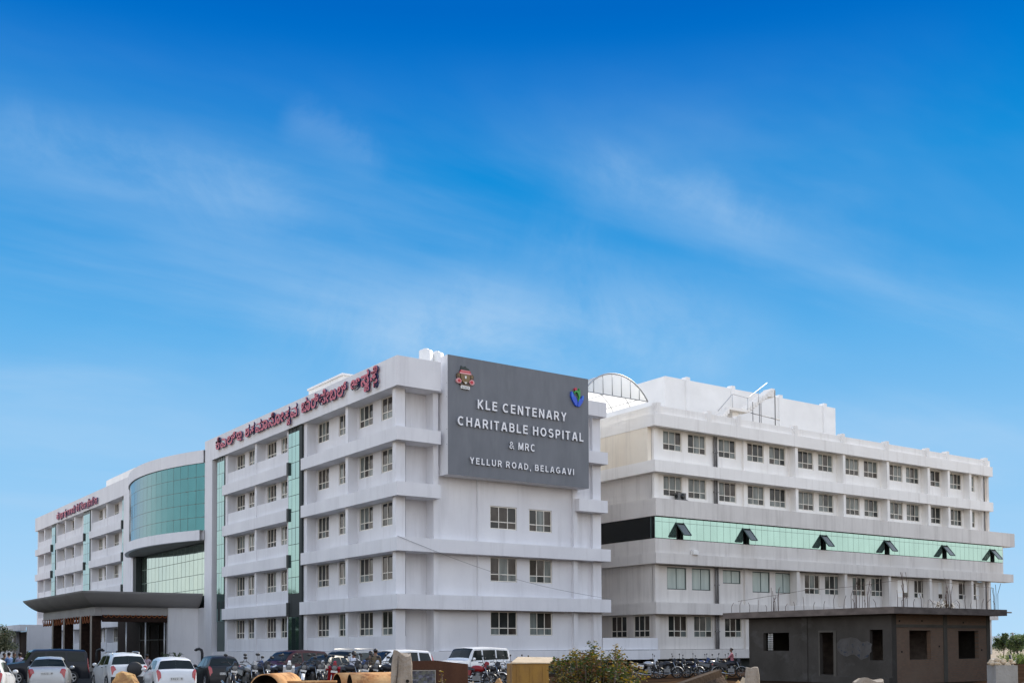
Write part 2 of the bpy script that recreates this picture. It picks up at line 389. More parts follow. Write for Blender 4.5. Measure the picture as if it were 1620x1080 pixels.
W3 = [(62.6, 64.0), (65.4, 67.2), (70.2, 71.2), (72.1, 73.8)]
left_section(61.2, 74.1, [(60.9, 61.25), (67.35, 67.7), (74.0, 74.45)], W3, True)
W4 = [(79.3, 80.9), (84.9, 86.6), (88.4, 89.0), (89.7, 91.2)]
left_section(77.9, 91.5, [(77.4, 77.95), (82.0, 82.4), (86.8, 87.2), (91.4, 91.9)], W4, True)
W5 = [(96.3, 98.3), (100.0, 101.5)]
left_section(94.3, 102.5, [(93.9, 94.35), (98.5, 98.9), (102.4, 102.9)], W5, True)
# ledges (bands) and their dark end caps
def ledge(y0, y1, f, ext=None):
    m = MB(); z0, z1 = ZB[f]
    m.box(0, WX-0.01, y0, y1, z0, z1)
    if ext: m.box(WX-0.01, ext, y0, 1.5, z0, z1)
    m.build('ledge', paint_a, A)
for f in ZB:
    if f <= 2:
        ledge(0, 14.42 if f > 1 else 14.6, f, 17.39)
    else:
        ledge(0, 14.42, f, 3.2)
        m = MB(); m.box(14.55, 17.20 if f == 4 else 17.15, 0, 1.2, *ZB[f]); m.build('ledge', paint_a, A)
    ledge(16.95, 30.45, f); ledge(60.9, 74.3, f); ledge(77.0, 91.3, f); ledge(94.0, 103.3, f)
    for yy in (16.95, 60.9, 77.0, 94.0):
        m = MB(); m.box(-0.03, 0.12, yy-0.22, yy-0.003, ZB[f][0]-0.05, ZB[f][1]+0.05)
        m.build('ledge_end_cap', [capg], A)
# parapets
m = MB(); m.box(0, 0.35, 0, 34.6, PB, PT); m.box(0.35, 3.2, 0, 0.35, PB, PT); m.box(0.35, 1.2, 0.35, 34.6, PB, PB+0.25); m.box(1.21, 3.5, 0.36, 1.75, PB+.01, PB+.2); m.build('parapet', paint_a, A)
m = MB(); m.box(0, 0.35, 57.2, 103.4, PB+0.05, PT-0.02); m.box(0.35, 14, 103.0, 103.4, PB+0.05, PT-0.02); m.box(0.35, 1.2, 57.2, 103.0, PB+0.05, PB+0.25); m.build('parapet', paint_a, A)
m = MB(); m.box(14.6, 17.1, 0.0, 0.35, 18.26, 19.3); m.box(16.75, 17.1, .35, 20, 18.26, 19.3); m.build('parapet', paint_a, A)
m = MB(); m.box(1.45, 17.0, 1.6, 103, 18.0, 18.22); m.build('roof', concrete, A)
# body behind (closes the block)
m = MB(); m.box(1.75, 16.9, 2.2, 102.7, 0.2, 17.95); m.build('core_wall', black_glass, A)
m = MB(); m.box(16.92, 17.05, 0.85, 102.8, 0.9, 18.2); m.box(1.3, 16.9, 102.75, 102.9, .9, 18.2); m.build('wall', paint_a, A)
# right front of the main block
def right_wall(name, x0, x1, y, z0=1.64, z1=13.6, holes=()):
    m = MB(); wall_holes(m, 'y', y, x0, x1, z0, z1, list(holes)); m.build(name, paint_a, A)
RW = [(7.43, 9.63), (10.72, 12.68)]
HO = lambda i: [(RW[i][0], RW[i][1], SILL[f]+0.02, (TOPZ[f] if f < 3 else 11.36)-0.04) for f in (1, 2, 3)]
right_wall('wall', 0.95, 2.97, 1.5, z1=18.3)
right_wall('wall', 3.34, 6.5, 0.78)
right_wall('wall', 6.5, 10.06, 0.66, holes=HO(0))
right_wall('wall', 10.06, 14.42, 0.74, holes=HO(1))
right_wall('wall', 14.7, 16.32, 0.9, z1=18.3)
m = MB(); m.box(6.44, 6.5, 0.665, 0.80, 1.64, 13.6); m.box(10.03, 10.06, .665, .76, 1.64, 13.6); m.build('wall', paint_a, A)
for x0, x1, y0, y1 in ((0.25, 0.94, 0.652, 1.05), (2.97, 3.34, 0.55, 1.8), (14.40, 14.76, 0.5, 1.5), (16.30, 17.05, 0.65, 1.5)):
    m = MB(); m.box(x0, x1, y0, y1, 1.3, 18.31); m.build('pier', paint_a, A)
m = MB(); m.box(3.3, 14.5, 0.85, 1.3, 13.4, 19.9); m.build('wall', paint_a, A)
for i in (0, 1):
    for f in (1, 2, 3): window(A, 'y', 0.66 if i == 0 else 0.74, RW[i][0], RW[i][1], SILL[f]+0.02, (TOPZ[f] if f < 3 else 11.36)-0.04, 3, pale=0.22)
m = MB(); m.box(0.19, 17.2, 0.45, 1.2, 0.92, 1.62); m.box(0.19, 1.2, 1.2, 60, 0.25, 1.62); m.box(0.19, 1.2, 60, 103.2, .25, 1.62); m.build('plinth', paint_a, A)
m = MB(); m.box(0.5, 17.0, 0.9, 1.9, 0, 0.92); m.box(0.5, 1.3, 1.9, 103, 0, 0.92); m.build('basement_wall', dark_clad, A)
# vertical glass strips on the left front
def strip(y0, y1, gapside, x=0.13, z0=1.2, z1=PB):
    ga, gb = y0+gapside, y1
    m = MB(); nc = 3 if gb-ga > 1.4 else 2
    zs = [z0, 4.2]+[5.9+1.22*i for i in range(10)]; zs = [z for z in zs if z < z1-0.5]+[z1-0.35]
    for i in range(nc):
        a, b = ga+(gb-ga)*i/nc, ga+(gb-ga)*(i+1)/nc
        for e, g in zip(zs, zs[1:]):
            t = rnd(-.006, .006); m.quad((x+t, a+.02, e+.02), (x-t, b-.02, e+.02), (x-t, b-.02, g-.02), (x+t, a+.02, g-.02), 0 if not (4.1 < e < 5.8) else 1)
    o = m.build('glass_strip', [strip_glass, dark_clad], A)
    m = MB()
    for i in range(nc+1): m.box(x+.01, x+.04, ga+(gb-ga)*i/nc-.03, ga+(gb-ga)*i/nc+.03, z0, z1)
    for z in zs: m.box(x+.012, x+.042, ga, gb, z-.03, z+.03)
    m.box(x+.05, x+.2, y0, y1, 0.9, z1)
    if gapside: m.box(x-.03, x+.04, y0, ga-.035, 0.9, z1)
    m.build('mullions', mull_m if not gapside else dark_clad, o)
strip(14.45, 16.92, 0.5); strip(30.4, 32.1, 0.0, x=0.16, z0=8.0)
m = MB(); m.box(0.34, 0.5, 30.42, 32.2, 1.0, 7.99); m.box(1.2, 1.6, 31.9, 32.88, 1.0, PB); m.build('dark_panel', dark_clad, A)
strip(74.45, 77.4, 0.0); strip(91.9, 93.9, 0.0); strip(59.95, 60.9, 0.0)
# tall piers that frame the bow
m = MB(); m.box(0.0, 1.6, 32.9, 34.75, 0.0, PB-.004); m.build('portal_pier', paint_a, A)
m = MB(); m.box(0.0, 1.6, 56.4, 59.95, 0.0, PB+.04); m.build('portal_pier', paint_a, A)
m = MB(); m.box(0.0, .35, 34.6, 34.75, PB, PT); m.build('parapet', paint_a, A)
m = MB(); m.box(0.05, .60, 55.45, 56.39, 5.5, 11.4); m.build('dark_panel', dark_clad, A)
# bow: arc in plan
BY0, BY1, BS = 34.75, 57.0, 2.25
bh = (BY1-BY0)/2; BR = (bh*bh+BS*BS)/(2*BS); bc = (BY0+BY1)/2
def bow(y, off=0.0): return -(math.sqrt(max(BR**2-(y-bc)**2, 0))-(BR-BS))-off
def bow_wall(name, z0, z1, off, m_, n=40, lip=None):
    m = MB(); ys = [BY0+(BY1-BY0)*i/n for i in range(n+1)]
    for a, b in zip(ys, ys[1:]):
        pa = [(bow(a, off), a), (bow(b, off), b)]; q = [(bow(a, off)+.4, a), (bow(b, off)+.4, b)]
        m.add([(*pa[0], z0), (*pa[1], z0), (*pa[1], z1), (*pa[0], z1)], [(0, 1, 2, 3)], 0)
        m.add([(*q[0], z0), (*q[1], z0), (*q[1], z1), (*q[0], z1)], [(3, 2, 1, 0)], 0)
        for z in (z0, z1): m.add([(*pa[0], z), (*pa[1], z), (*q[1], z), (*q[0], z)], [(0, 1, 2, 3)], 0)
    return m.build(name, m_, A, weld=True, angle=40)
bow_wall('bow_parapet', 18.33, 19.45, 0.12, paint_a); bow_wall('bow_ledge', 11.43, 12.32, 0.45, paint_a)
m = MB(); ys = [BY0+(BY1-BY0)*i/40 for i in range(41)]
m.add([(bow(y, .40), y, 11.47) for y in ys]+[(1.5, BY1, 11.47), (1.5, BY0, 11.47)], [tuple(range(43))], 0); m.build('bow_soffit', concrete, A)
m = MB(); m.add([(bow(y, .0), y, 18.6) for y in ys]+[(1.5, BY1, 18.6), (1.5, BY0, 18.6)], [tuple(range(43))], 0); m.build('roof', concrete, A)
m = MB(); g = MB(); NB = 21; bz = [12.32+(18.33-12.32)*i/5 for i in range(6)]
for i in range(NB):
    a, b = BY0+(BY1-BY0)*i/NB, BY0+(BY1-BY0)*(i+1)/NB
    for e, h in zip(bz, bz[1:]):
        t = rnd(-.004, .004); g.quad((bow(a)+t, a+.015, e+.02), (bow(b)-t, b-.015, e+.02), (bow(b)-t+.002, b-.015, h-.02), (bow(a)+t, a+.015, h-.02), 0)
    M_ = Matrix.Translation((bow(a)+.03, a, 0)); m.obox(M_, -.025, .03, -.04, .04, 12.3, 18.3)
    for h in bz[1:-1]:
        d = Vector((bow(b)-bow(a), b-a, 0)).normalized()
        M_ = Matrix(((d.y, d.x, 0, bow(a)+.03), (-d.x, d.y, 0, a), (0, 0, 1, 0), (0, 0, 0, 1)))
        m.obox(M_, -.025, .03, .03, (Vector((bow(b)-bow(a), b-a)).length)-.03, h-.04, h+.04)
o = g.build('curved_glazing', bow_glass, A); m.build('mullions', mull_m, o)
# flat recessed glazing under the bow
g = MB(); m = MB(); zs = [5.6, 7.25, 8.6, 10.0, 11.4]; nn = 18; ya, yb = 34.8, 55.4; x = 0.62
for i in range(nn):
    a, b = ya+(yb-ya)*i/nn, ya+(yb-ya)*(i+1)/nn
    for e, h in zip(zs, zs[1:]):
        t = rnd(-.004, .004); g.quad((x+t, a+.02, e+.02), (x-t, b-.02, e+.02), (x-t, b-.02, h-.02), (x+t, a+.02, h-.02), 0)
    m.box(x-.006, x+.03, a-.02, a+.02, 5.6, 11.4)
for z in zs[1:-1]: m.box(x-.008, x+.032, ya, yb, z-.025, z+.025)
o = g.build('recessed_glazing', curtain_glass, A); m.build('mullions', mat('grey_green_mullion', (.17, .23, .19), .5, var=.1), o)
# entrance wall and ceiling inside the porch, its shade put into their dark colour
g = MB(); granite = mat('brown_granite_and_shade', (0.018, 0.010, 0.008), 0.7, spec=0.12, col2=(0.034, 0.019, 0.014), vscale=(4, 4, 4))
g.box(-0.12, -0.03, 36.8, 61.4, 0.3, 5.47); g.box(-8.15, -.13, 37.0, 55.8, 4.82, 4.9); g.build('shade_dark_entrance_wall', granite, A)
m = MB()
for y in (38, 41, 44, 47, 50, 53): m.box(-.2, -.125, y, y+.08, .3, 4.2)
m.box(-.19, -.124, 38, 53, 2.7, 2.8); m.build('entrance_frames', capg, A)
# roof rooms and tanks
m = MB(); m.box(3, 9, 13.6, 19.6, 18.2, 22.15); m.box(2.9, 9.1, 13.5, 19.7, 22.15, 22.3); m.build('stair_head', paint_roof, A)
m = MB(); m.box(4, 10, 69.9, 82.1, 18.2, 23.1); m.build('stair_head', paint_roof, A)
m = MB(); m.box(4, 10, 40, 52, 18.6, 19.9); m.build('stair_head', paint_roof, A)
for i, (x, y, l) in enumerate(((4.0, 3.2, 'left'), (4.95, 3.35, 'right'))):
    t = thing('water_tank', 'white cylindrical roof tank at the edge of the grey sign, %s one of the pair' % l, 'water tank', (x, y, 18.23), group='roof tanks beside the sign')
    m = MB(); m.lathe((0, 0, 0), (0, 0, 1), [(0, 0.0), (0, 0.47), (1.2, .47), (1.25, .49), (1.3, .47), (2.4, .47), (2.45, .49), (2.5, .47), (3.5, .47), (3.55, .42), (3.56, 0.0)], 24); m.build('tank_body', white_plastic, t)
    m = MB(); m.lathe((0, 0, 3.55), (0, 0, 1), [(0, 0.0), (0, 0.2), (.12, .2), (.14, 0)], 16); m.build('lid', white_plastic, t)
# thin cable sagging across the right front
m = MB(); pa, pb = Vector((-0.03, -0.06, 8.82)), Vector((17.35, -0.06, 5.24)); pts = [pa.lerp(pb, i/24)+Vector((0, 0, -0.55*math.sin(math.pi*i/24))) for i in range(25)]
m.tube(pts, .011, 6); m.build('cable', pvc, A)

# ---------------------------------------------------------------- porch
P = thing('entrance_porch', 'flared grey boat-shaped canopy on dark granite columns over the entrance', 'porch', (-5, 46, 0))
PO = Vector((-5, 46, 0))
canm = mat('grey_canopy_paint', (0.33, 0.32, 0.32), 0.75, spec=0.15, col2=(0.28, 0.272, 0.275), vscale=(.4, .4, .6))
beamm = mat('grey_beam_paint', (0.36, 0.35, 0.34), 0.7, col2=(0.30, 0.29, 0.285), vscale=(.4, .4, .6))
def L3(x, y, z): return (x-PO.x, y-PO.y, z-PO.z)
def outline(k):
    # k 0 bottom .. 1 top : flared plan
    xo = -8.85-1.5*k; ya = 36.3-1.35*k; yb = 56.6+2.05*k; r = 1.2*(1-k)+.25
    pts = [(-0.02, ya)]
    pts += [(xo, ya)] if k > .98 else [(xo+.25*(1-k), ya), (xo, ya+.25*(1-k))]
    for i in range(7):
        t = math.pi/2*i/6; pts.append((xo+r*(1-math.cos(t)), yb-r+r*math.sin(t)))
    pts.append((-0.02, yb)); return pts
m = MB(); rings = []
for i in range(9):
    t = i/8; k = t**.55
    o_ = outline(min(k, .97)); rings.append([L3(x, y, 5.48+1.25*t) for x, y in o_])
nr = len(rings[0])
for i in range(8):
    m.add(rings[i]+rings[i+1], [(k, (k+1), nr+k+1, nr+k) for k in range(nr-1)], 0, True)
m.add(rings[0], [tuple(range(nr))], 0); m.add(rings[-1], [tuple(range(nr))], 0)
m.build('canopy', canm, P)
m = MB()
m.box(*[v for v in (-8.3-PO.x, 0-PO.x-.02)], 36.45-PO.y, 36.95-PO.y, 4.78, 5.475)
m.box(-8.85-PO.x, -8.25-PO.x, 36.5-PO.y, 55.9-PO.y, 4.72, 5.476); m.build('beam', beamm, P)
m = MB(); m.box(-2.68-PO.x, -.02-PO.x, 36.3-PO.y, 36.75-PO.y, 0, 5.47); m.box(-.02-PO.x, .1-PO.x, 34.76-PO.y, 36.3-PO.y, 0, 5.47); m.build('side_wall', paint_a, P)
m = MB(); m.box(-8.2-PO.x, -2.7-PO.x, 36.5-PO.y, 36.8-PO.y, 4.2, 4.775); m.build('lintel', granite, P)
lit_edge_stone = mat('pale_stone_lit_edge', (0.33, 0.29, 0.25), .6, var=.15)  # pale strip on the columns: light on their front edge put into colour
for y in (37.3, 40.9, 46.9, 51.4):
    m = MB(); m.box(-8.95-PO.x, -8.2-PO.x, y-PO.y-.35, y-PO.y+.35, 0, 4.715, 0); m.box(-8.99-PO.x, -8.955-PO.x, y-PO.y-.33, y-PO.y+.15, 0, 4.7, 1)
    m.build('column', [granite, lit_edge_stone], P)
for x in (-6.2, -4.55, -2.9):
    m = MB(); m.tube([L3(x, 36.62, 0), L3(x, 36.62, 4.2)], .07, 10); m.build('post', steel, P)
m = MB(); m.box(-9.9-PO.x, -.1-PO.x, 36.0-PO.y, 56.5-PO.y, 0.004, .3); m.build('step', concrete, P)
# marigold garlands slung under the canopy edge
gar = mat('dark_red_garland', (0.16, 0.035, 0.02), .9, col2=(0.28, 0.10, 0.02), vscale=(8, 8, 8))
for i, (ya, yb, nsw) in enumerate(((37.8, 40.4, 3), (41.4, 46.4, 5), (47.4, 51.0, 4), (51.9, 55.7, 4))):
    m = MB()
    for s in range(nsw):
        a, b = ya+(yb-ya)*s/nsw, ya+(yb-ya)*(s+1)/nsw
        m.tube([(-8.93, a+(b-a)*k/10, 4.75-.62*math.sin(math.pi*k/10)) for k in range(11)], .045, 6)
        m.tube([(-8.93, a, 4.75), (-8.93, a, 4.15)], .045, 6)
    tag(m.build('garland', gar), 'dark red flower garland looped between porch columns, %s' % ('nearest bay', 'second bay', 'third bay', 'farthest bay')[i], 'garland', 'garlands under the porch canopy')
m = MB()
for s in range(12):
    a, b = -8.2+5.5*s/12, -8.2+5.5*(s+1)/12
    m.tube([(a+(b-a)*k/8, 36.42, 4.8-.22*math.sin(math.pi*k/8)) for k in range(9)], .035, 6)
tag(m.build('garland', gar), 'red flower garland strung along the dark lintel on the side of the porch', 'garland')

# ---------------------------------------------------------------- sign
SY = -0.35
S = thing('sign_board', 'large grey wall sign with raised white hospital name and two emblems', 'sign', (3.52, SY, 12.95))
m = MB(); m.box(0, 11.62, 0.0, .02, 0.0, 7.73, 0); m.box(0.0, 11.62, .021, 1.2, .004, 7.726, 1); m.build('board', [grey_panel, paint_a], S)
m = MB()
for z in (1.93, 2.9, 5.0, 5.9): m.box(-.012, 11.632, .1, .16, z, z+.03)
m.build('panel_joint', grey_panel, S)
letter_w = mat('white_letter', (0.86, 0.86, 0.88), .45, var=.05)
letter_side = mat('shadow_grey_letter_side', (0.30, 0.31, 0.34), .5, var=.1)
letter_r = mat('red_letter_face', (0.56, 0.085, 0.13), .45, col2=(.45, .07, .11), vscale=(2, 2, 2))
letter_n = mat('navy_letter_side', (0.03, 0.035, 0.11), .5, var=.2)
def text_mesh(body, space=1.0, bold=0.0, depth=0.1):
    c = bpy.data.curves.new('lettering', 'FONT'); c.body = body; c.size = 1; c.space_character = space; c.offset = bold; c.extrude = depth/2; c.resolution_u = 3
    o = bpy.data.objects.new('lettering', c); COL.objects.link(o); bpy.context.view_layer.update()
    me = bpy.data.meshes.new_from_object(o.evaluated_get(bpy.context.evaluated_depsgraph_get()))
    bpy.data.objects.remove(o); bpy.data.curves.remove(c); return me
def place_text(me, name, fn, mats, parent, face_axis):
    for v in me.vertices: v.co = fn(v.co)
    me.materials.clear()
    for m_ in mats: me.materials.append(m_)
    me.update()
    for p in me.polygons: p.material_index = 0 if abs(p.normal[face_axis]) > .7 else 1; p.use_smooth = False
    o = bpy.data.objects.new(name, me); COL.objects.link(o)
    if parent: o.parent = parent
    return o
def bounds(me):
    a = np.empty(len(me.vertices)*3); me.vertices.foreach_get('co', a); a = a.reshape(-1, 3); return a.min(0), a.max(0)
def fit_y(body, x0, x1, z0, z1, space=1.1, bold=.012, depth=.14):
    me = text_mesh(body, space, bold, depth); lo, hi = bounds(me)
    if ',' in body: lo[1] = 0.0
    sx, sz = (x1-x0)/(hi[0]-lo[0]), (z1-z0)/(hi[1]-lo[1])
    return place_text(me, 'lettering', lambda c: Vector((x0-3.52+(c.x-lo[0])*sx, -depth/2-.002-c.z, z0-12.95+(c.y-lo[1])*sz)), [letter_w, letter_side], S, 1)
# crest, upper left: dark turret, red ribbons, tan shield, two side figures, red flowers, scroll and plaque
def PS(u, d, w): return (u-3.52, d, w-12.95)
cols = [mat('crest_tan', (.23, .15, .06), .5, var=.3, vscale=(6, 6, 6)), mat('crest_red', (.55, .03, .05), .5, var=.1), mat('crest_pink', (.75, .35, .36), .5, var=.1),
        mat('crest_dark', (.02, .035, .03), .5, var=.2), mat('crest_white', (.8, .8, .78), .5, var=.1), mat('crest_brown', (.12, .07, .04), .5, var=.2)]
m = MB(); cx0, cz0 = 4.80, 19.37
def ell(cx, cz, a, b, n=16): return [(cx0+cx+a*math.cos(2*math.pi*k/n), cz0+cz+b*math.sin(2*math.pi*k/n)) for k in range(n)]
def pl(pts): return [(cx0+a, cz0+b) for a, b in pts]
m.prism(pl([(-.40, .38), (.36, .38), (.30, .55), (.12, .6), (0, .72), (-.12, .6), (-.3, .7), (-.34, .5)]), PS, -.08, -.003, 3)
m.prism(pl([(-.44, .20), (.42, .20), (.36, .42), (-.36, .42)]), PS, -.12, -.004, 1)
m.prism(pl([(-.34, .35), (.30, .35), (.30, .40), (-.34, .40)]), PS, -.13, -.121, 2); m.prism(pl([(-.46, .17), (.46, .17), (.42, .27), (-.44, .27)]), PS, -.135, -.122, 2)
m.prism(pl([(-.36, .16), (.36, .16), (.35, -.1), (.22, -.34), (0, -.5), (-.22, -.34), (-.35, -.1)]), PS, -.13, -.005, 0)
m.prism(pl([(-.07, .08), (0, .02), (.07, .08), (.05, -.12), (-.05, -.12)]), PS, -.15, -.131, 4); m.prism(pl([(-.1, -.35), (.1, -.35), (0, -.48)]), PS, -.15, -.131, 4)
for s in (-1, 1):
    m.prism(ell(s*.52, .02, .14, .2), PS, -.1, -.006, 5); m.prism(ell(s*.50, .06, .08, .10), PS, -.12, -.101, 0)
    m.prism(ell(s*.50, -.30, .2, .17), PS, -.11, -.007, 2); m.prism(ell(s*.48, -.30, .11, .1), PS, -.13, -.111, 1)
m.prism(pl([(-.42, -.48), (.42, -.48), (.36, -.58), (-.36, -.58)]), PS, -.11, -.008, 5); m.prism(pl([(-.33, -.58), (.33, -.60), (.33, -.80), (-.33, -.78)]), PS, -.12, -.009, 4)
for k in range(5): m.prism(pl([(-.26+.11*k, -.66), (-.2+.11*k, -.66), (-.2+.11*k, -.73), (-.26+.11*k, -.73)]), PS, -.123, -.1205, 3)
m.build('crest', cols, S)
# logo, upper right: two blue hands cupping a green figure with a red head
lg = [mat('logo_blue', (.015, .09, .62), .4, var=.1), mat('logo_light_blue', (.05, .25, .75), .4, var=.1), mat('logo_green', (.04, .33, .06), .4, var=.1), mat('logo_red', (.5, .03, .06), .4, var=.1)]
m = MB(); cx0, cz0 = 14.08, 19.2
m.prism(pl([(-.55, .38), (-.42, .34), (-.30, .10), (-.12, -.02), (-.02, -.25), (-.03, -.62), (-.20, -.55), (-.45, -.22), (-.58, .08)]), PS, -.14, -.003, 0)
m.prism(pl([(.55, .22), (.42, .18), (.34, .0), (.20, -.06), (.06, -.25), (.02, -.62), (.18, -.6), (.42, -.3), (.56, -.02)]), PS, -.14, -.004, 0)
m.prism(pl([(-.53, .33), (-.46, .30), (-.40, .02), (-.48, .0)]), PS, -.15, -.141, 1); m.prism(pl([(.52, .19), (.45, .17), (.40, -.1), (.48, -.12)]), PS, -.15, -.141, 1)
m.prism(pl([(-.28, .22), (-.16, .40), (.02, .33), (.12, .08), (.05, -.28), (.18, -.05), (.24, .2), (.22, .5), (.14, .68), (.12, .42), (.04, .5), (-.14, .5), (-.30, .38)]), PS, -.15, -.002, 2)
m.prism(ell(-.16, .58, .11, .11), PS, -.14, -.002, 3)
m.build('logo', lg, S)
# ---------------------------------------------------------------- block capitals built from ribbon strokes
def arc(cx, cy, rx, ry, a0, a1, n=14): return [(cx+rx*math.cos(rad(a0+(a1-a0)*i/n)), cy+ry*math.sin(rad(a0+(a1-a0)*i/n))) for i in range(n+1)]
SW = 0.165; h_ = SW/2; T1, B0 = 1-h_, h_
def bowl(x0, x1, z0, z1): r = (z1-z0)/2; return [(x0, z1), (x1-r*.9, z1)]+arc(x1-r*.9, (z0+z1)/2, r*.9, r, 90, -90, 12)[1:]+[(x0, z0)]
O_ = arc(.40, .5, .40-h_, .5-h_, 0, 360, 28)
GLY = {
 'A': (.74, [[(.07, 0), (.335, T1+.07)], [(.405, T1+.07), (.67, 0)], [(.16, .29), (.58, .29)]]),
 'B': (.66, [[(h_, 0), (h_, 1)], bowl(h_, .66-h_-.03, .53, T1), bowl(h_, .66-h_, B0, .53)]),
 'C': (.74, [arc(.40, .5, .40-h_, .5-h_, 48, 312, 22)]),
 'D': (.70, [[(h_, 0), (h_, 1)], [(h_, T1), (.25, T1)]+arc(.25, .5, .38, .5-h_, 90, -90, 18)[1:-1]+[(.25, B0), (h_, B0)]]),
 'E': (.58, [[(h_, 0), (h_, 1)], [(h_, T1), (.58, T1)], [(h_, .53), (.54, .53)], [(h_, B0), (.58, B0)]]),
 'G': (.78, [arc(.40, .5, .40-h_, .5-h_, 48, 300, 22)+[(.70, .16), (.70, .46)], [(.42, .46), (.73, .46)]]),
 'H': (.70, [[(h_, 0), (h_, 1)], [(.70-h_, 0), (.70-h_, 1)], [(h_, .53), (.70-h_, .53)]]),
 'I': (.15, [[(h_, 0), (h_, 1)]]),
 'K': (.68, [[(h_, 0), (h_, 1)], [(.60, 1), (h_, .36)], [(.22, .55), (.62, 0)]]),
 'L': (.55, [[(h_, 0), (h_, 1)], [(h_, B0), (.55, B0)]]),
 'M': (.84, [[(h_, 0), (h_, 1)], [(.84-h_, 0), (.84-h_, 1)], [(h_+.02, 1), (.42, .07)], [(.42, .07), (.82-h_, 1)]]),
 'N': (.70, [[(h_, 0), (h_, 1)], [(.70-h_, 0), (.70-h_, 1)], [(h_+.01, 1), (.69-h_, 0)]]),
 'O': (.80, [O_]),
 'P': (.64, [[(h_, 0), (h_, 1)], bowl(h_, .64-h_, .44, T1)]),
 'R': (.68, [[(h_, 0), (h_, 1)], bowl(h_, .64-h_, .47, T1), [(.34, .47), (.61, 0)]]),
 'S': (.66, [arc(.33, .735, .24, .2, 28, 270, 16)+arc(.33, .30, .26, .235, 90, -152, 16)[1:]]),
 'T': (.62, [[(.31, 0), (.31, 1)], [(0, T1), (.62, T1)]]),
 'U': (.70, [[(h_, 1), (h_, .33)]+arc(.35, .33, .35-h_, .33-h_, 180, 360, 14)[1:]+[(.70-h_, 1)]]),
 'V': (.70, [[(.06, 1), (.325, -.03)], [(.375, -.03), (.64, 1)]]),
 'Y': (.68, [[(.06, 1), (.34, .44)], [(.62, 1), (.34, .44)], [(.34, 0), (.34, .47)]]),
 '&': (.78, [[(.74, 0), (.24, .62)]+arc(.33, .75, .15, .18, 190, -40, 12)+[(.17, .42)]+arc(.28, .25, .21, .18, 130, 300, 10)+[(.66, .45)]]),
 ',': (.16, [[(h_, .12), (h_-.02, -.16)]]),
 '0': (.6, [arc(.3, .5, .3-h_, .5-h_, 0, 360, 24)]), '1': (.3, [[(.2, 0), (.2, 1)], [(.2, .95), (.02, .76)]]), '2': (.6, [arc(.3, .7, .22, .23, 170, -30, 12)+[(.08, B0), (.6, B0)]]),
}
def ribbon(mb, P, pts, w, d0, d1, mi, mi_side, clip=None):
    closed = len(pts) > 3 and (Vector(pts[0])-Vector(pts[-1])).length < 1e-6
    if closed: pts = pts[:-1]
    n = len(pts); L, R_ = [], []
    for i, p in enumerate(pts):
        p = Vector(p); a = Vector(pts[i-1]) if (i or closed) else None; b = Vector(pts[(i+1) % n]) if (i < n-1 or closed) else None
        d1_ = (p-a).normalized() if a is not None else None; d2_ = (b-p).normalized() if b is not None else None
        t = (d1_ or d2_) if (d1_ is None or d2_ is None) else ((d1_+d2_).normalized() if (d1_+d2_).length > .1 else d1_)
        nn = Vector((-t.y, t.x)); k = 1.0
        if d1_ is not None and d2_ is not None: k = min(1/max(nn.dot(Vector((-d1_.y, d1_.x))), .45), 1.8)
        L.append(p+nn*w*k); R_.append(p-nn*w*k)
    m = n if closed else n-1
    for i in range(m):
        j = (i+1) % n
        mb.add([P(L[i].x, d0, L[i].y), P(R_[i].x, d0, R_[i].y), P(R_[j].x, d0, R_[j].y), P(L[j].x, d0, L[j].y)], [(0, 1, 2, 3)], mi)
        for Q in (L, R_): mb.add([P(Q[i].x, d0, Q[i].y), P(Q[j].x, d0, Q[j].y), P(Q[j].x, d1, Q[j].y), P(Q[i].x, d1, Q[i].y)], [(0, 1, 2, 3)], mi_side)
    if not closed:
        for i in (0, n-1): mb.add([P(L[i].x, d0, L[i].y), P(R_[i].x, d0, R_[i].y), P(R_[i].x, d1, R_[i].y), P(L[i].x, d1, L[i].y)], [(0, 1, 2, 3)], mi_side)
def caps_line(body, P, x0, x1, z0, z1, depth, mats, parent, gap=.30, space=.42, name='letter'):
    tot = sum(space if c == ' ' else GLY[c][0]+gap for c in body)-gap; sx = (x1-x0)/tot; sz = z1-z0; x = 0.0
    for c in body:
        if c == ' ': x += space; continue
        w, st = GLY[c]; mb = MB()
        for k, s in enumerate(st):
            # stroke drawn in letter units, scaled on the way out so that stems keep their weight
            f = lambda u, d, v, x=x: P(x0+(x+u)*sx, d, z0+v*sz)
            ribbon(mb, f, s, h_*(.7 if c == '&' else 1), -depth-.004*k, -.002, 0, 1)
        mb.build(name, mats, parent); x += w+gap
PSL = lambda u, d, w: (u-3.52, d, w-12.95)
LM = [letter_w, letter_side]
caps_line('KLE CENTENARY', PSL, 5.74, 13.06, 17.42, 18.02, .13, LM, S)
caps_line('CHARITABLE HOSPITAL', PSL, 4.19, 14.57, 16.17, 16.76, .13, LM, S)
caps_line('& MRC', PSL, 8.26, 10.37, 15.05, 15.54, .12, LM, S)
caps_line('YELLUR ROAD, BELAGAVI', PSL, 5.13, 13.71, 13.76, 14.18, .12, LM, S, gap=.36)
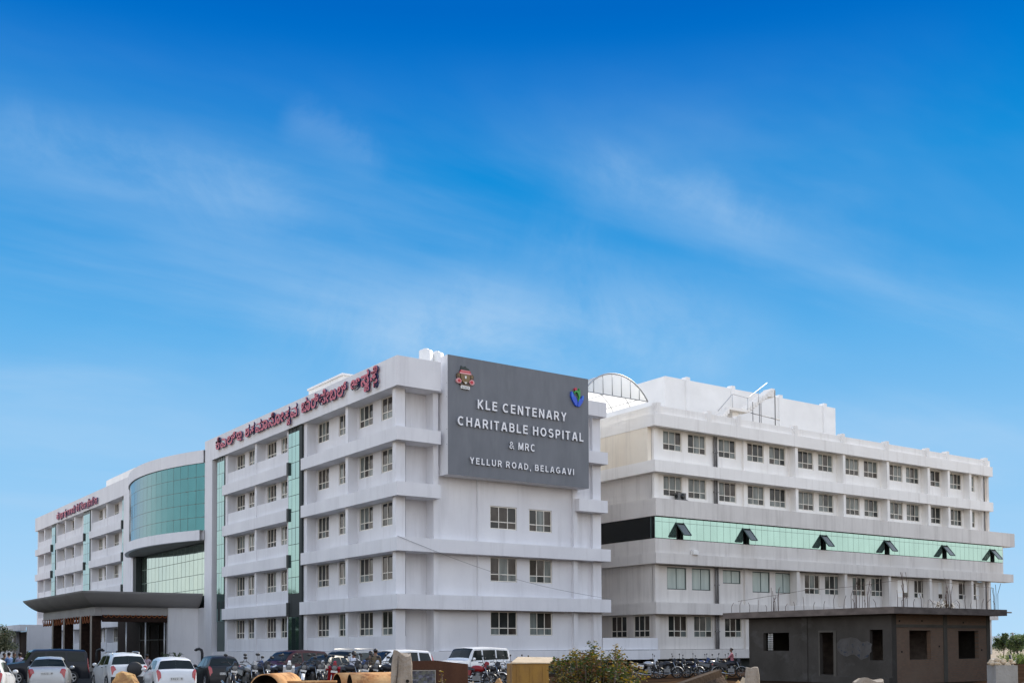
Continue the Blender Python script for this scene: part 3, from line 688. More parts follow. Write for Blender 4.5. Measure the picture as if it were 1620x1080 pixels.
# ---------------------------------------------------------------- Kannada and Devanagari roof lettering on the left front
K = thing('roof_lettering', 'raised red Kannada letters with navy sides along the parapet right of the bow', 'sign', (-0.05, 16.8, 18.8))
def compose(glyphs, gap=0.10, bold=.023, depth=.2):
    # glyphs: (base, subscript or None) -> one mesh per written syllable, laid out along +x
    out = []; x = 0.0
    for base, sub in glyphs:
        vs, fs = [], []
        for body, s, dx, dy in ((base, 1.0, 0, 0), (sub, .55, .25, -.36)):
            if not body: continue
            me = text_mesh(body, 1.0, bold if s == 1 else bold*1.4, depth/(s if s != 1 else 1)*s); lo, hi = bounds(me); o = len(vs)
            for v in me.vertices: vs.append((x+dx+(v.co.x-lo[0])*s, dy+v.co.y*s, v.co.z))
            for p in me.polygons: fs.append([o+i for i in p.vertices])
            if s == 1: wd = hi[0]-lo[0]
            bpy.data.meshes.remove(me)
        me = bpy.data.meshes.new('letter'); me.from_pydata(vs, [], fs); out.append(me); x += wd+gap
    return out
def fit_x(glyphs, ya, yb, z0, z1, parent, org, depth=.12, base=0.0, top=None):
    ms = compose(glyphs, depth=depth); bs = [bounds(m_) for m_ in ms]; lo0 = min(b[0][0] for b in bs); hi0 = max(b[1][0] for b in bs); hi1 = max(b[1][1] for b in bs)
    sy = (ya-yb)/(hi0-lo0); sz = (z1-z0)/((top if top else hi1)-base)
    for me in ms: place_text(me, 'letter', lambda c: Vector((-depth/2-.05-c.z, ya-(c.x-lo0)*sy-org[1], z0+(c.y-base)*sz-org[2])), [letter_r, letter_n], parent, 0)
KO = (-.05, 16.8, 18.8)
fit_x([("ಕೆ", None), ("ಎ", None), ("ಲ್", None), ("ಇ", None)], 31.5, 25.5, 18.95, 19.95, K, KO)
fit_x([("ಶ", None), ("ತ", None), ("ಮಾ", None), ("ನೋ", None), ("ತ", "ಸ"), ("ವ", None)], 24.8, 14.6, 18.97, 19.98, K, KO)
fit_x([("ಚಾ", None), ("ರಿ", None), ("ಟೇ", None), ("ಬ", None), ("ಲ್", None)], 13.9, 6.6, 18.99, 20.0, K, KO)
fit_x([("ಆ", None), ("ಸ", "ಪ"), ("ತೆ", "ರ")], 6.0, 2.2, 19.03, 20.02, K, KO)
D_ = thing('roof_lettering', 'smaller row of red Devanagari letters on the parapet of the far end', 'sign', (-0.05, 80, 18.6))
DO = (-.05, 80, 18.6)
for g, a, b in (([("के", None)], 89.9, 88.5), ([("एल", None)], 88.1, 86.1), ([("ई", None)], 85.8, 84.6), ([("श", None), ("ता", None), ("ब", None), ("दी", None)], 84.4, 80.2),
                ([("चॅ", None), ("रि", None), ("टे", None), ("ब", None), ("ल", None)], 79.7, 75.0), ([("हॉ", None), ("स", None), ("पि", None), ("ट", None), ("ल", None)], 74.4, 70.0)):
    fit_x(g, a, b, 18.62, 19.62, D_, DO, top=.95)

# ---------------------------------------------------------------- hospital, right wing
B = thing('hospital_wing', 'weathered white right wing with mint glass ribbon, open flaps and a white rooftop block', 'hospital wing', (0, 0, 0))
BX0, BX1 = 21.9, 66.5
def bband(name, y0, z0, z1, x0=BX0, x1=BX1, back=1.2, side=14, m_=None):
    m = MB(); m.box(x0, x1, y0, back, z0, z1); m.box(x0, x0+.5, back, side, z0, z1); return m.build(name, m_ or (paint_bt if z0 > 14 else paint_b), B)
bband('parapet', .15, 18.29, 19.22, back=.6); bband('parapet_upstand', .34, 19.22, 19.84, x0=BX0+.15, x1=BX1-.15, back=.55)
for x in (22.32, 27.67, 30.95, 37.7, 43.8, 49.95, 56.0, 59.1, 65.5):
    m = MB(); m.box(x-.2, x+.2, .16, .7, 19.223, 20.04); m.build('parapet_pier', paint_bt, B)
bband('ledge', .15, 14.86, 15.74); bband('ledge', .12, 11.56, 12.88, x1=70.1); bband('ledge', .15, 8.03, 8.82, x1=69.8); bband('ledge', .17, 4.28, 5.14, x1=67.0)
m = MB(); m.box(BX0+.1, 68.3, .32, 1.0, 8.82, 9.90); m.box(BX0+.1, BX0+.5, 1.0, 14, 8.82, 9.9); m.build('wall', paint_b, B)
BW = {5: (16.74, 18.26), 4: (13.25, 14.83), 2: (6.18, 7.86), 1: (2.53, 4.22)}
XS5 = [(23.5, 25.45), (26.1, 28.05), (29.45, 31.4), (32.72, 34.68), (35.32, 37.3), (38.86, 40.83), (41.45, 43.4), (45.05, 46.95), (47.62, 49.6), (51.3, 53.2), (53.75, 55.72), (57.5, 59.08), (60.65, 62.5), (63.1, 64.7)]
XS2 = [(23.8, 25.8), (26.4, 28.4), (29.78, 31.78), (33.15, 35.2), (35.88, 37.85), (39.5, 41.45), (42.1, 44.1), (45.8, 47.68), (48.4, 50.3), (52.2, 53.9), (54.7, 56.5), (58.45, 59.9), (61.75, 63.3), (64.0, 65.4)]
XS1 = [(23.88, 25.85), (26.56, 28.55), (29.93, 31.86), (33.2, 35.2), (36.0, 38.0), (39.7, 41.6), (42.3, 44.2), (46, 48), (49, 51), (52.5, 54.5), (58, 60), (62, 64)]
WY = 1.0
for f, xs, zf in ((5, XS5, 15.6), (4, XS5, 12.75), (2, XS2, 5.0), (1, XS1, 1.64)):
    z0, z1 = BW[f]; hs = []
    for i, (a, b) in enumerate(xs):
        hs.append((a, b, 6.8 if (f == 2 and i == 2) else z0, z1))
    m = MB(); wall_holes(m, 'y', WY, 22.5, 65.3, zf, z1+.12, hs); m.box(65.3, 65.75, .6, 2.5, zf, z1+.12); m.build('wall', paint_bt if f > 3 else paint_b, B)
    for i, (a, b) in enumerate(xs):
        if f == 2 and i < 5: window(B, 'y', WY, a, b, hs[i][2], z1, 2, tr=0, style='frost')
        else: window(B, 'y', WY, a, b, z0, z1, 3 if b-a > 1.7 else 2, pale=.42, bright=(.55 if (f == 2 and i > 8) else (.12 if f == 4 and i > 10 else 0)))
FIN = [37.7, 43.85, 49.95, 56.05, 59.2, 62.75]
for x in FIN:
    for z0, z1 in ((5.14, 8.03), (12.88, 14.86), (15.74, 18.29)):
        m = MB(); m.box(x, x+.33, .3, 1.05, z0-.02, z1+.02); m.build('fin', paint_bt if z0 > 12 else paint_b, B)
for z0, z1 in ((1.3, 4.28), (5.14, 8.03), (12.88, 14.86), (15.74, 18.29)):
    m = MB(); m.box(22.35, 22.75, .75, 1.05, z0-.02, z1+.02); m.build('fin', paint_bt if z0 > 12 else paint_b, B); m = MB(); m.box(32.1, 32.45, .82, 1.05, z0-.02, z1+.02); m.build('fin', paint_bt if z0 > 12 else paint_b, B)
# left side wall: top floor flush with the ledges, the others set back
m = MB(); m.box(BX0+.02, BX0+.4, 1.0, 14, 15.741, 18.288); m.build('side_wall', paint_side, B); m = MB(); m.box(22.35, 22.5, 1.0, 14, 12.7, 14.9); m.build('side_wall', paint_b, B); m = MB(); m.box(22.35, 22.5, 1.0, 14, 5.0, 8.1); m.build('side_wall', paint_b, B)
m = MB(); wall_holes(m, 'x', 22.42, 1.02, 14, 1.64, 4.3, [(1.5, 3.3, 2.55, 4.22), (4.1, 5.95, 2.55, 4.22)]); m.build('side_wall', paint_b, B)
for a, b in ((1.5, 3.3), (4.1, 5.95)): window(B, 'x', 22.42, a, b, 2.55, 4.22, 3, pale=0)
m = MB(); m.box(17.1, 22.45, .62, .9, 1.64, 2.5); m.box(17.1, 22.45, .40, .9, .92, 1.6); m.build('low_wall', paint_a, B)
m = MB(); m.box(22.46, 66.4, .55, 1.6, .92, 1.62); m.build('plinth', paint_b, B)
m = MB(); m.box(22.5, 66, 1.3, 1.6, 0, .92); m.build('basement_wall', dark_clad, B)
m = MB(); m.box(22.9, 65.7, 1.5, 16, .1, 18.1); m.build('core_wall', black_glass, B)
m = MB(); m.box(22.2, 66.3, .7, 18, 18.5, 18.75); m.build('roof', concrete, B)
m = MB(); m.box(22.3, 66.2, 14, 24, 0, 18.6); m.build('rear_wall', paint_b, B)
# open gallery at the far end: slim columns
for z0, z1 in ((5.1, 8.05), (1.0, 4.3), (12.85, 14.88), (15.7, 18.3)):
    m = MB(); m.box(66.0, 66.35, .5, .85, z0, z1); m.build('column', paint_b, B)
# mint glass ribbon
g = MB(); m = MB(); GX0, GX1 = 21.95, 68.2; ng = 64; gy = .30; hz0, hz1 = 9.93, 11.50
FL = [24.28, 31.9, 41.25, 49.65, 58.75, 66.4]
step = (GX1-GX0)/ng; opened = {min(range(ng), key=lambda i: abs(GX0+step*(i+.5)-x)) for x in FL}
for i in range(ng):
    a, b = GX0+step*i, GX0+step*(i+1)
    for e, h in ((hz0, 11.16), (11.16, hz1)):
        if i in opened and e < 11:
            g.quad((a, gy+.35, e), (b, gy+.35, e), (b, gy+.35, h), (a, gy+.35, h), 1); continue
        t = rnd(-.003, .003); g.quad((a+.012, gy+t, e+.012), (b-.012, gy-t, e+.012), (b-.012, gy-t, h-.012), (a+.012, gy+t, h-.012), 0)
    m.box(a-.02, a+.02, gy+.004, gy+.06, hz0, hz1)
m.box(GX0, GX1, gy+.006, gy+.062, 11.145, 11.175)
m.box(GX0, GX1, gy+.4, gy+.5, hz0, hz1)
o = g.build('glass_ribbon', [ribbon_glass, black_glass], B); m.build('mullions', mull_m, o)
flap_m = tinted_glass('dark_flap_glass', (.13, .14, .12), .15)
for i in sorted(opened):
    a, b = GX0+step*i, GX0+step*(i+1)
    Mx = Matrix.Translation((a, gy-.01, 11.16)) @ Matrix.Rotation(rad(-40), 4, 'X')
    f = MB(); f.obox(Mx, -.02, step+.02, -.02, .01, -1.28, 0.0); o = f.build('flap_window', flap_m, B)
    f = MB(); f.obox(Mx, -.04, .0, -.05, .03, -1.3, .02); f.obox(Mx, step, step+.04, -.05, .03, -1.3, .02); f.obox(Mx, 0, step, -.05, .03, -1.32, -1.27); f.build('flap_frame', mull_m, o)
g = MB(); g.box(21.98, 22.2, .5, 14, 9.91, 11.55); g.build('dark_side_glazing', black_glass, B)
g = MB(); g.box(68.2, 68.3, .31, 5, 9.9, 11.5); g.build('end_wall', paint_b, B)
# dark wash marks under the flaps
# drain pipes
for x in (28.85, 29.08):
    for z0, z1 in ((15.75, 18.28), (12.9, 14.85), (5.16, 8.02), (1.65, 4.27)):
        m = MB(); m.tube([(x, .86, z0), (x, .86, z1)], .075, 8); m.box(x-.1, x+.1, .78, .94, (z0+z1)/2, (z0+z1)/2+.08); m.build('drain_pipe', pvc, B)
for z0, z1 in ((15.75, 18.28), (12.9, 14.85), (5.16, 8.02)):
    m = MB(); m.tube([(65.55, .5, z0), (65.55, .5, z1)], .06, 8); m.build('drain_pipe', pvc, B)
# rooftop block with pilasters
m = MB(); m.box(28.5, 50.2, 6, 15, 18.7, 24.1); m.build('rooftop_block', paint_roof, B)
for x in (31.0, 36.4, 42.5, 48.6):
    m = MB(); m.box(x-.22, x+.22, 5.86, 6.4, 18.7, 24.32); m.build('pilaster', paint_roof, B)
# roof stair: landing, straight flight, rails
m = MB(); m.box(32.4, 34.6, 2.6, 3.9, 21.2, 21.42); m.box(33.2, 33.9, 3.0, 3.6, 18.75, 21.2)
ns = 11
for i in range(ns):
    x0 = 34.6+.3*i; z = 21.42+.2*i; m.box(x0, x0+.32, 2.6, 3.6, z-.16, z+.2)
for i in range(8):
    x0 = 32.4-.22*(i+1); m.box(x0, x0+.24, 2.6, 3.6, 21.2-.2*i-.36, 21.2-.2*i)
m.add([(37.0, 2.62, 23.2), (37.9, 2.62, 23.55), (37.9, 3.6, 23.55), (37.0, 3.6, 23.2), (36.9, 2.62, 22.9), (37.9, 2.62, 22.9), (37.9, 3.6, 22.9), (36.9, 3.6, 22.9)], [(0, 1, 2, 3), (4, 5, 6, 7), (0, 1, 5, 4), (2, 3, 7, 6), (1, 2, 6, 5), (0, 3, 7, 4)])
o = m.build('roof_stair', paint_bt, B)
m = MB(); m.tube([(31.1, 2.6, 20.9), (32.8, 2.6, 22.5), (34.6, 2.6, 22.4), (37.0, 2.6, 24.0)], .03, 6)
for x, z0, z1 in ((32.8, 21.4, 22.5), (34.6, 21.4, 22.4), (35.9, 22.2, 23.3)): m.tube([(x, 2.6, z0), (x, 2.6, z1)], .025, 6)
m.build('stair_railing', steel, o)
T = thing('roof_antenna', 'thin grey pole with crossed bars standing on the roof beside the stair', 'antenna', (37.95, 2.6, 18.75))
m = MB(); m.tube([(0, 0, 0), (0, 0, 4.75)], .045, 8); m.build('pole', pvc, T)
m = MB(); m.tube([(-3.0, 0, 2.45), (.5, .1, 2.3)], .03, 6); m.tube([(-1.2, -.6, 2.15), (1.6, .9, 2.55)], .03, 6); m.build('cross_bar', pvc, T)
m = MB()
for x in (-2.75, -1.95, -1.75): m.tube([(x, 0, 0), (x, 0, 3.4-.0*x)], .035, 6)
m.build('stay_post', pvc, T)
# translucent vault over the court between the two blocks
V = thing('arched_skylight', 'translucent white barrel vault with thin ribs over the gap between the buildings', 'skylight', (18.95, 1.0, 20.2))
tl = bpy.data.materials.new('translucent_sheet'); tl.use_nodes = True; n_, l_ = tl.node_tree.nodes, tl.node_tree.links
pb = n_['Principled BSDF']; pb.inputs['Base Color'].default_value = (.9, .91, .9, 1); pb.inputs['Roughness'].default_value = .45
tr_ = N(n_, 'ShaderNodeBsdfTranslucent'); tr_.inputs[0].default_value = (.92, .93, .92, 1); ms = N(n_, 'ShaderNodeMixShader'); ms.inputs[0].default_value = .78
l_.new(pb.outputs[0], ms.inputs[1]); l_.new(tr_.outputs[0], ms.inputs[2]); l_.new(ms.outputs[0], n_['Material Output'].inputs[0])
VR, VH, VS = 0, 1.66, 3.05; VR = (VS*VS+VH*VH)/(2*VH)
def varc(t): # t -1..1
    a = math.asin(VS/VR)*t; return (VR*math.sin(a), VR*math.cos(a)-(VR-VH))
na = 24; m = MB()
m.add([(x, y, z) for y in (0, 12) for x, z in [varc(-1+2*i/na) for i in range(na+1)]], [(i, i+1, na+2+i, na+1+i) for i in range(na)], 0, True)
m.build('vault_sheet', tl, V)
m = MB(); pts = [varc(-1+2*i/na) for i in range(na+1)]; m.add([(x, .03, z) for x, z in pts], [tuple(range(na+1))]); m.build('end_panel', tl, V)
m = MB()
m.tube([(x, 0, z) for x, z in pts], .055, 8); m.tube([(-VS, 0, 0), (VS, 0, 0)], .045, 8)
for x in (-2.2, -1.32, -.44, .44, 1.32, 2.2):
    t = math.asin(x/VR)/math.asin(VS/VR); m.tube([(x, -.01, 0), (x, -.01, varc(t)[1])], .035, 6)
for y in (2, 4, 6, 8, 10, 12): m.tube([(x, y, z-.02) for x, z in pts], .035, 6)
for t in (-.55, 0, .55, .9): x, z = varc(t); m.tube([(x, 0, z-.02), (x, 12, z-.02)], .03, 6)
m.build('frame', steel, V)
m = MB(); m.box(-3.25, -2.9, .1, 12, -1.9, .02); m.build('kerb_wall', paint_roof, V)
# outdoor unit on a ledge, white lump on the step
t = thing('air_conditioner_unit', 'dark outdoor air conditioner standing on the ledge below an upper window', 'air conditioner', (24.9, .62, 12.882))
m = MB(); m.box(-.42, .42, -.18, .18, .04, .62); m.build('casing', mat('dusty_grey_casing', (.13, .125, .12), .6, var=.2), t)
m = MB(); m.lathe((-.42, 0, .34), (-1, 0, 0), [(0, .15), (.02, .15), (.025, 0)], 20); m.lathe((.05, -.18, .34), (0, -1, 0), [(0, .22), (.02, .22), (.025, 0)], 20); m.build('fan', black_glass, t)
m = MB(); m.tube([(.42, 0, .2), (.9, -.05, .03), (1.7, .05, .03), (2.2, .2, .03)], .03, 6); m.build('hose', pvc, t)
t = tag(MB().box(-.28, .28, -.14, .14, 0, .28).box(-.20, .20, -.10, .10, .282, .36).build('storage_box', white_plastic), 'small white box left on the step under the mint glass ribbon', 'box'); t.location = (25.9, .14+.02, 8.822)

# ---------------------------------------------------------------- unfinished small building
U = thing('unfinished_building', 'small dark cement and brick building with an overhanging flat roof and open windows', 'building', (11.54, -27.38, 0))
bt = bpy.data.materials.new('rough_brick'); bt.use_nodes = True; n_, l_ = bt.node_tree.nodes, bt.node_tree.links
pb = n_['Principled BSDF']; pb.inputs['Roughness'].default_value = .95
tcb = N(n_, 'ShaderNodeTexCoord'); mpb = N(n_, 'ShaderNodeMapping'); mpb.inputs['Rotation'].default_value = (rad(90), 0, 0); l_.new(tcb.outputs['Object'], mpb.inputs[0])
bk = N(n_, 'ShaderNodeTexBrick'); bk.inputs['Scale'].default_value = 2.6; bk.inputs['Color1'].default_value = (.205, .115, .072, 1); bk.inputs['Color2'].default_value = (.15, .092, .062, 1); bk.inputs['Mortar'].default_value = (.135, .11, .085, 1)
bk.inputs['Mortar Size'].default_value = .035; l_.new(mpb.outputs[0], bk.inputs['Vector'])
nz = N(n_, 'ShaderNodeTexNoise'); nz.inputs['Scale'].default_value = .9; nz.inputs['Detail'].default_value = 8; l_.new(tcb.outputs['Object'], nz.inputs['Vector'])
rp = ramp(n_, [(.42, (0, 0, 0)), (.72, (.75, .75, .75))]); l_.new(nz.outputs['Fac'], rp.inputs[0])
mx = N(n_, 'ShaderNodeMix', data_type='RGBA'); l_.new(rp.outputs[0], mx.inputs[0]); l_.new(bk.outputs[0], mx.inputs[6]); mx.inputs[7].default_value = (.18, .125, .088, 1)
l_.new(mx.outputs[2], pb.inputs['Base Color'])
UL, UW, UH = 9.0, 8.3, 3.36   # along +y, along +x, wall height
m = MB(); wall_holes(m, 'x', 0.0, 0.02, UL, 0, UH, [(6.22, 7.98, 1.6, 2.55), (3.38, 4.22, .4, 2.52), (.48, 1.22, 1.14, 2.62)], .22); m.box(-.05, -.003, 5.0, 5.35, 0, UH-.003)
m.build('plaster_wall', cement, U)
m = MB(); wall_holes(m, 'y', 0.0, 0.35, UW-.3, 0, UH, [(1.42, 3.15, 1.16, 2.58), (5.5, 7.3, 1.16, 2.58)], .22); m.build('brick_wall', bt, U)
for x0, x1 in ((-.02, .35), (4.2, 4.5), (UW-.3, UW)):
    m = MB(); m.box(x0, x1, -.04, .3 if x0 > 0 else .019, 0, UH-.004); m.build('column', cement if x0 < 0 else mat('grey_cement_frame', (.095, .085, .07), .9, var=.3, vscale=(1, 1, .6)), U)
m = MB(); m.box(.36, UW-.31, -.03, .2, 2.72, 2.86); m.build('lintel_beam', mat('grey_cement_frame'), U)
m = MB(); m.box(UW-.02, UW, .3, UL, 0, UH-.005); m.box(0.02, UW, UL-.02, UL, 0, UH-.006); m.build('rear_wall', cement, U)
m = MB(); m.box(.23, UW-.03, .23, UL-.03, .3, .32); m.box(4.0, 4.1, .3, UL-.1, .3, UH-.01); m.build('floor', slabm, U)
m = MB(); m.box(-.55, UW+.75, -.55, UL+1.4, UH, 3.68); m.build('roof_slab', slabm, U)
m = MB(); m.box(-.03, .2, 3.2, 3.375, .3, 2.62); m.box(-.03, .2, 4.225, 4.3, .3, 2.62); m.box(-.03, .2, 3.376, 4.224, 2.53, 2.62); m.build('door_frame', mat('grey_cement_frame'), U)
m = MB(); m.box(-.25, -.02, -.02, 4.6, .0, .32); m.build('step', cement, U)
m = MB(); r5 = random.Random(8); pts = []
for k in range(28):
    a = 2*math.pi*k/28; q = r5.uniform(.92, 1.06); pts.append((2.15-.8*math.cos(a)*q-.25*math.cos(a)*abs(math.cos(a)), 1.75+(.6+.2*math.cos(2*a+.6)+.08*math.sin(5*a))*math.sin(a)*q))
m.prism(pts, lambda u, d, w: (d, u, w), -.006, .001); m.build('cement_smear', mat('pale_cement_smear', (.088, .082, .078), .95, col2=(.064, .058, .052), vscale=(2, 2, 2), dirt=((.02, .03, .05), (3.5, 3.5, 3.5), .56, .62, .8)), U)
m = MB(); P_ = lambda u, z: (.32+0*u, u, z)
for k in range(4): m.tube([(.12, 7.45+.09*k, 1.62), (.12, 7.45+.09*k, 2.53)], .012, 5)
for k in range(9): m.tube([(.12, 7.42, 1.66+.1*k), (.12, 7.76, 1.66+.1*k)], .012, 5)
m.build('window_grille', white_plastic, U)
rr = random.Random(3)
def bar(x, y, h):
    m = MB(); m.tube([(x, y, 3.63), (x+rr.uniform(-.03, .03), y+rr.uniform(-.03, .03), 3.66+h*.6), (x+rr.uniform(-.14, .14), y+rr.uniform(-.14, .14), 3.66+h)], .013, 5); m.build('rebar', rebar_m, U)
for i in range(16): bar(-.45+rr.uniform(-.05, .05), 9.8-.62*i, rr.uniform(.35, .75))
for cx_2, cy_2 in ((-.2, 7.0), (-.2, 1.8), (.5, -.3), (4.3, -.3), (8.2, -.3), (4.2, 4.5)):
    for k in range(6): bar(cx_2+rr.uniform(-.3, .3), cy_2+rr.uniform(-.3, .3), rr.uniform(.8, 1.75))
for i in range(16): bar(.2+.52*i+rr.uniform(-.1, .1), -.45, rr.uniform(.3, .7))
m = MB(); m.tube([(-.3, 9.5, 4.3), (-.2, 5, 4.7), (-.2, 1.8, 4.75), (.5, -.3, 5.0), (4.3, -.3, 4.95), (8.2, -.3, 4.8)], .01, 5); m.tube([(UW+.7, -.3, 3.55), (UW+1.5, -.35, 3.55)], .035, 6); m.build('tie_wire', rebar_m, U)
hm = mat('shuttering_hole', (.015, .012, .01), .9, var=.1)
for x, z in ((.6, 2.86+.12), (2.4, 3.0), (5.9, 2.95), (.75, 1.5), (3.8, 1.75), (7.5, 1.55), (8.0, 2.3)):
    m = MB(); m.box(x, x+.1, -.012, .01, z, z+.09); m.build('wall_hole', hm, U)
t = thing('plant_heap', 'heap of pale dry palm leaves lying on the unfinished roof', 'dry leaves', (11.54+4.6, -27.3, 3.66))
lf = mat('dry_leaf', (.55, .5, .42), .9, var=.4, vscale=(5, 5, 5)); m = MB()
for k in range(46):
    a = rr.uniform(0, 6.28); l = rr.uniform(.3, .7); e = rr.uniform(.1, .8); p = Vector((rr.uniform(-.25, .25), rr.uniform(-.2, .2), 0))
    q = p+Vector((math.cos(a)*l, math.sin(a)*l, e*l)); r_ = p+Vector((math.cos(a)*l*1.5, math.sin(a)*l*1.5, .03)); s_ = Vector((-math.sin(a), math.cos(a), 0))*.05
    m.add([p, q+s_, r_, q-s_], [(0, 1, 2, 3)])
m.build('leaves', lf, t)

# ---------------------------------------------------------------- low annex at the far left
N_ = thing('annex_building', 'low plain white annex with a dark doorway at the far left end', 'annex', (2.5, 88, 0))
m = MB(); wall_holes(m, 'y', 0, -6.45, -1.7, 0, 4.9, []); m.box(-6.4, -1.75, .3, .6, 0, 4.7); m.build('wall', paint_a, N_)
m = MB(); wall_holes(m, 'x', -6.45, 0.0, 14, 0, 4.25, [(.05, 7.5, .2, 4.24)], .7); m.box(-5.7, -5.6, .2, 14, 0, 4.2, 0); m.build('wall', [paint_a], N_)
m = MB(); m.box(-7.35, -6.6, -.02, 9.6, 4.25, 5.0); m.box(-6.6, -1.7, -.02, .3, 4.701, 5.0); m.box(-7.1, -6.6, 9.6, 14, 4.25, 5.0); m.build('parapet', paint_a, N_)
m = MB(); m.box(-5.9, -5.72, .65, 7.45, .2, 4.15); m.build('doorway', granite, N_)
m = MB(); m.box(-7.05, -6.75, 5.2, 5.9, 0, 4.24); m.build('column', lit_edge_stone, N_)
# ================================================================ vehicles
def paint(name, c, metal=0.0): return mat(name, c, .36, metal=metal, coat=(.5 if sum(c) > .3 else .12), spec=(.5 if sum(c) > .3 else .25), col2=tuple(x*.93 for x in c), vscale=(3, 3, 3))
car_glass = mat('car_window_glass', (.008, .012, .012), .06, spec=.22, col2=(.014, .02, .02), vscale=(2, 2, 2))
tyre_m = mat('black_rubber', (.018, .018, .018), .85, var=.3, vscale=(9, 9, 9)); rim_m = mat('silver_wheel_rim', (.42, .43, .44), .35, metal=.7, var=.1)
trim_m = mat('black_plastic_trim', (.022, .022, .024), .6, var=.2); red_lamp = mat('red_tail_lamp', (.42, .012, .02), .15, coat=.8, var=.2, vscale=(9, 9, 9))
clear_lamp = mat('clear_lamp', (.62, .63, .64), .12, coat=.8, var=.15); plate_m = mat('white_number_plate', (.66, .66, .64), .5, var=.05); ink_m = mat('black_ink', (.02, .02, .02), .6, var=.1)
def interp(tab, x):
    if x <= tab[0][0]: return tab[0][1]
    for (a, va), (b, vb) in zip(tab, tab[1:]):
        if x <= b:
            t = (x-a)/(b-a); t = t*t*(3-2*t)*.5+t*.5; return va+(vb-va)*t
    return tab[-1][1]
def make_car(spec, name, label, cat, loc, heading, paint_m, plate='', rails=False, spare=False, cladding=False, group='cars parked in front of the hospital'):
    """spec: L, W, zb, top[(x,z)], belt[(x,z)], wid[(x,k)], cab (cowl x, roof front x, roof rear x, tail x), wb (front axle x, rear axle x), r, gw (cabin top width factor)"""
    phi = math.pi/2-heading
    root = thing(name, label, cat, (*loc, 0), phi, group)
    L, W = spec['L'], spec['W']; hw = W/2; cowl, rf, rr_, tail = spec['cab']; wf, wr_ = spec['wb']; R = spec['r']
    def zlow(x):
        z = spec['zb']
        for xw in (wf, wr_):
            q = (R+.07)**2-(x-xw)**2
            if q > 0: z = max(z, R+math.sqrt(q))
        return z
    def section(x, arch=True):
        top = interp(spec['top'], x); belt = min(interp(spec['belt'], x), top-.02); w = hw*interp(spec['wid'], x)
        zl = zlow(x) if arch else spec['zb']; zl = min(zl, belt-.12)
        k = max(0.0, min(1.0, (top-belt)/.5)); wt = w*(.955-(.955-spec['gw'])*k); sh_ = .03*k
        return [(0, spec['zb']+.02), (w*.86, spec['zb']+.02), (w*.965, zl), (w, zl+(belt-zl)*.42), (w*.985, belt-.07), (w*.955, belt), (wt, top-.075*k-.012*(1-k)), (wt*.86, top-.018*k-.004), (0, top+.012)]
    xs = sorted(set([-L/2+L*i/64 for i in range(65)]+[p[0] for p in spec['top']]+[wf+(R+.07)*math.cos(a*math.pi/10) for a in range(11)]+[wr_+(R+.07)*math.cos(a*math.pi/10) for a in range(11)]))
    xs = [x for x in xs if -L/2 <= x <= L/2]
    def S_(x, v, side=1):
        c = section(x, True); i = min(int(v), 7); t = v-i
        y = c[i][0]+(c[i+1][0]-c[i][0])*t; z = c[i][1]+(c[i+1][1]-c[i][1])*t
        return Vector((x, y*side, z))
    m = MB(); grid = []
    for x in xs:
        c = section(x); grid.append([Vector((x, -y, z)) for y, z in c[1:]]+[Vector((x, y, z)) for y, z in reversed(c[1:-1])])
    k = len(grid[0])
    vs = [p for g_ in grid for p in g_]; fs = [(i*k+j, i*k+j+1, (i+1)*k+j+1, (i+1)*k+j) for i in range(len(grid)-1) for j in range(k-1)]
    m.add(vs, fs, 0, True)
    o0 = 0; m.f.append(list(range(k))); m.m.append(0); m.sm.append(False); m.f.append([(len(grid)-1)*k+j for j in reversed(range(k))]); m.m.append(0); m.sm.append(False)
    body = m.build('body', paint_m, root, weld=True, angle=38)
    u = MB(); u.box(-L/2+.15, L/2-.15, -hw*.8, hw*.8, spec['zb']+.03, .62); u.build('underbody', trim_m, root)
    def patch(xa, xb, va, vb, side, off, nx=8, nv=4, xa2=None, xb2=None):
        # patch on the body surface; (xa2, xb2) x-range at the vb edge
        xa2 = xa if xa2 is None else xa2; xb2 = xb if xb2 is None else xb2
        P2 = []
        for j in range(nv+1):
            t = j/nv; v = va+(vb-va)*t; a = xa+(xa2-xa)*t; b = xb+(xb2-xb)*t
            P2.append([S_(a+(b-a)*i/nx, min(v, 7.999), side) for i in range(nx+1)])
        out = []
        for j in range(nv+1):
            for i in range(nx+1):
                du = P2[j][min(i+1, nx)]-P2[j][max(i-1, 0)]; dv = P2[min(j+1, nv)][i]-P2[max(j-1, 0)][i]
                nrm = du.cross(dv)*side
                nrm = nrm.normalized() if nrm.length > 1e-9 else Vector((0, side, 0))
                out.append(P2[j][i]-nrm*off if (nrm.y*side < -0.02 or (abs(nrm.y) <= .02 and nrm.z < 0)) else P2[j][i]+nrm*off)
        return out, [(j*(nx+1)+i, j*(nx+1)+i+1, (j+1)*(nx+1)+i+1, (j+1)*(nx+1)+i) for j in range(nv) for i in range(nx)]
    def part(name_, mat_, patches):
        m = MB()
        for p in patches: m.add(*p, 0, True)
        return m.build(name_, mat_, root, weld=True)
    for a, b in spec['side_windows']:
        for s in (1, -1): part('side_window', car_glass, [patch(a[0], a[1], 5.14, 5.88, s, .007, 6, 3, b[0], b[1])])
    part('windscreen', car_glass, [patch(cowl-.04, rf+.05, 6.15, 8, s, .007, 8, 5) for s in (1, -1)])
    part('rear_window', car_glass, [patch(spec['rw'][0], spec['rw'][1], 6.2, 8, s, .007, 6, 5) for s in (1, -1)])
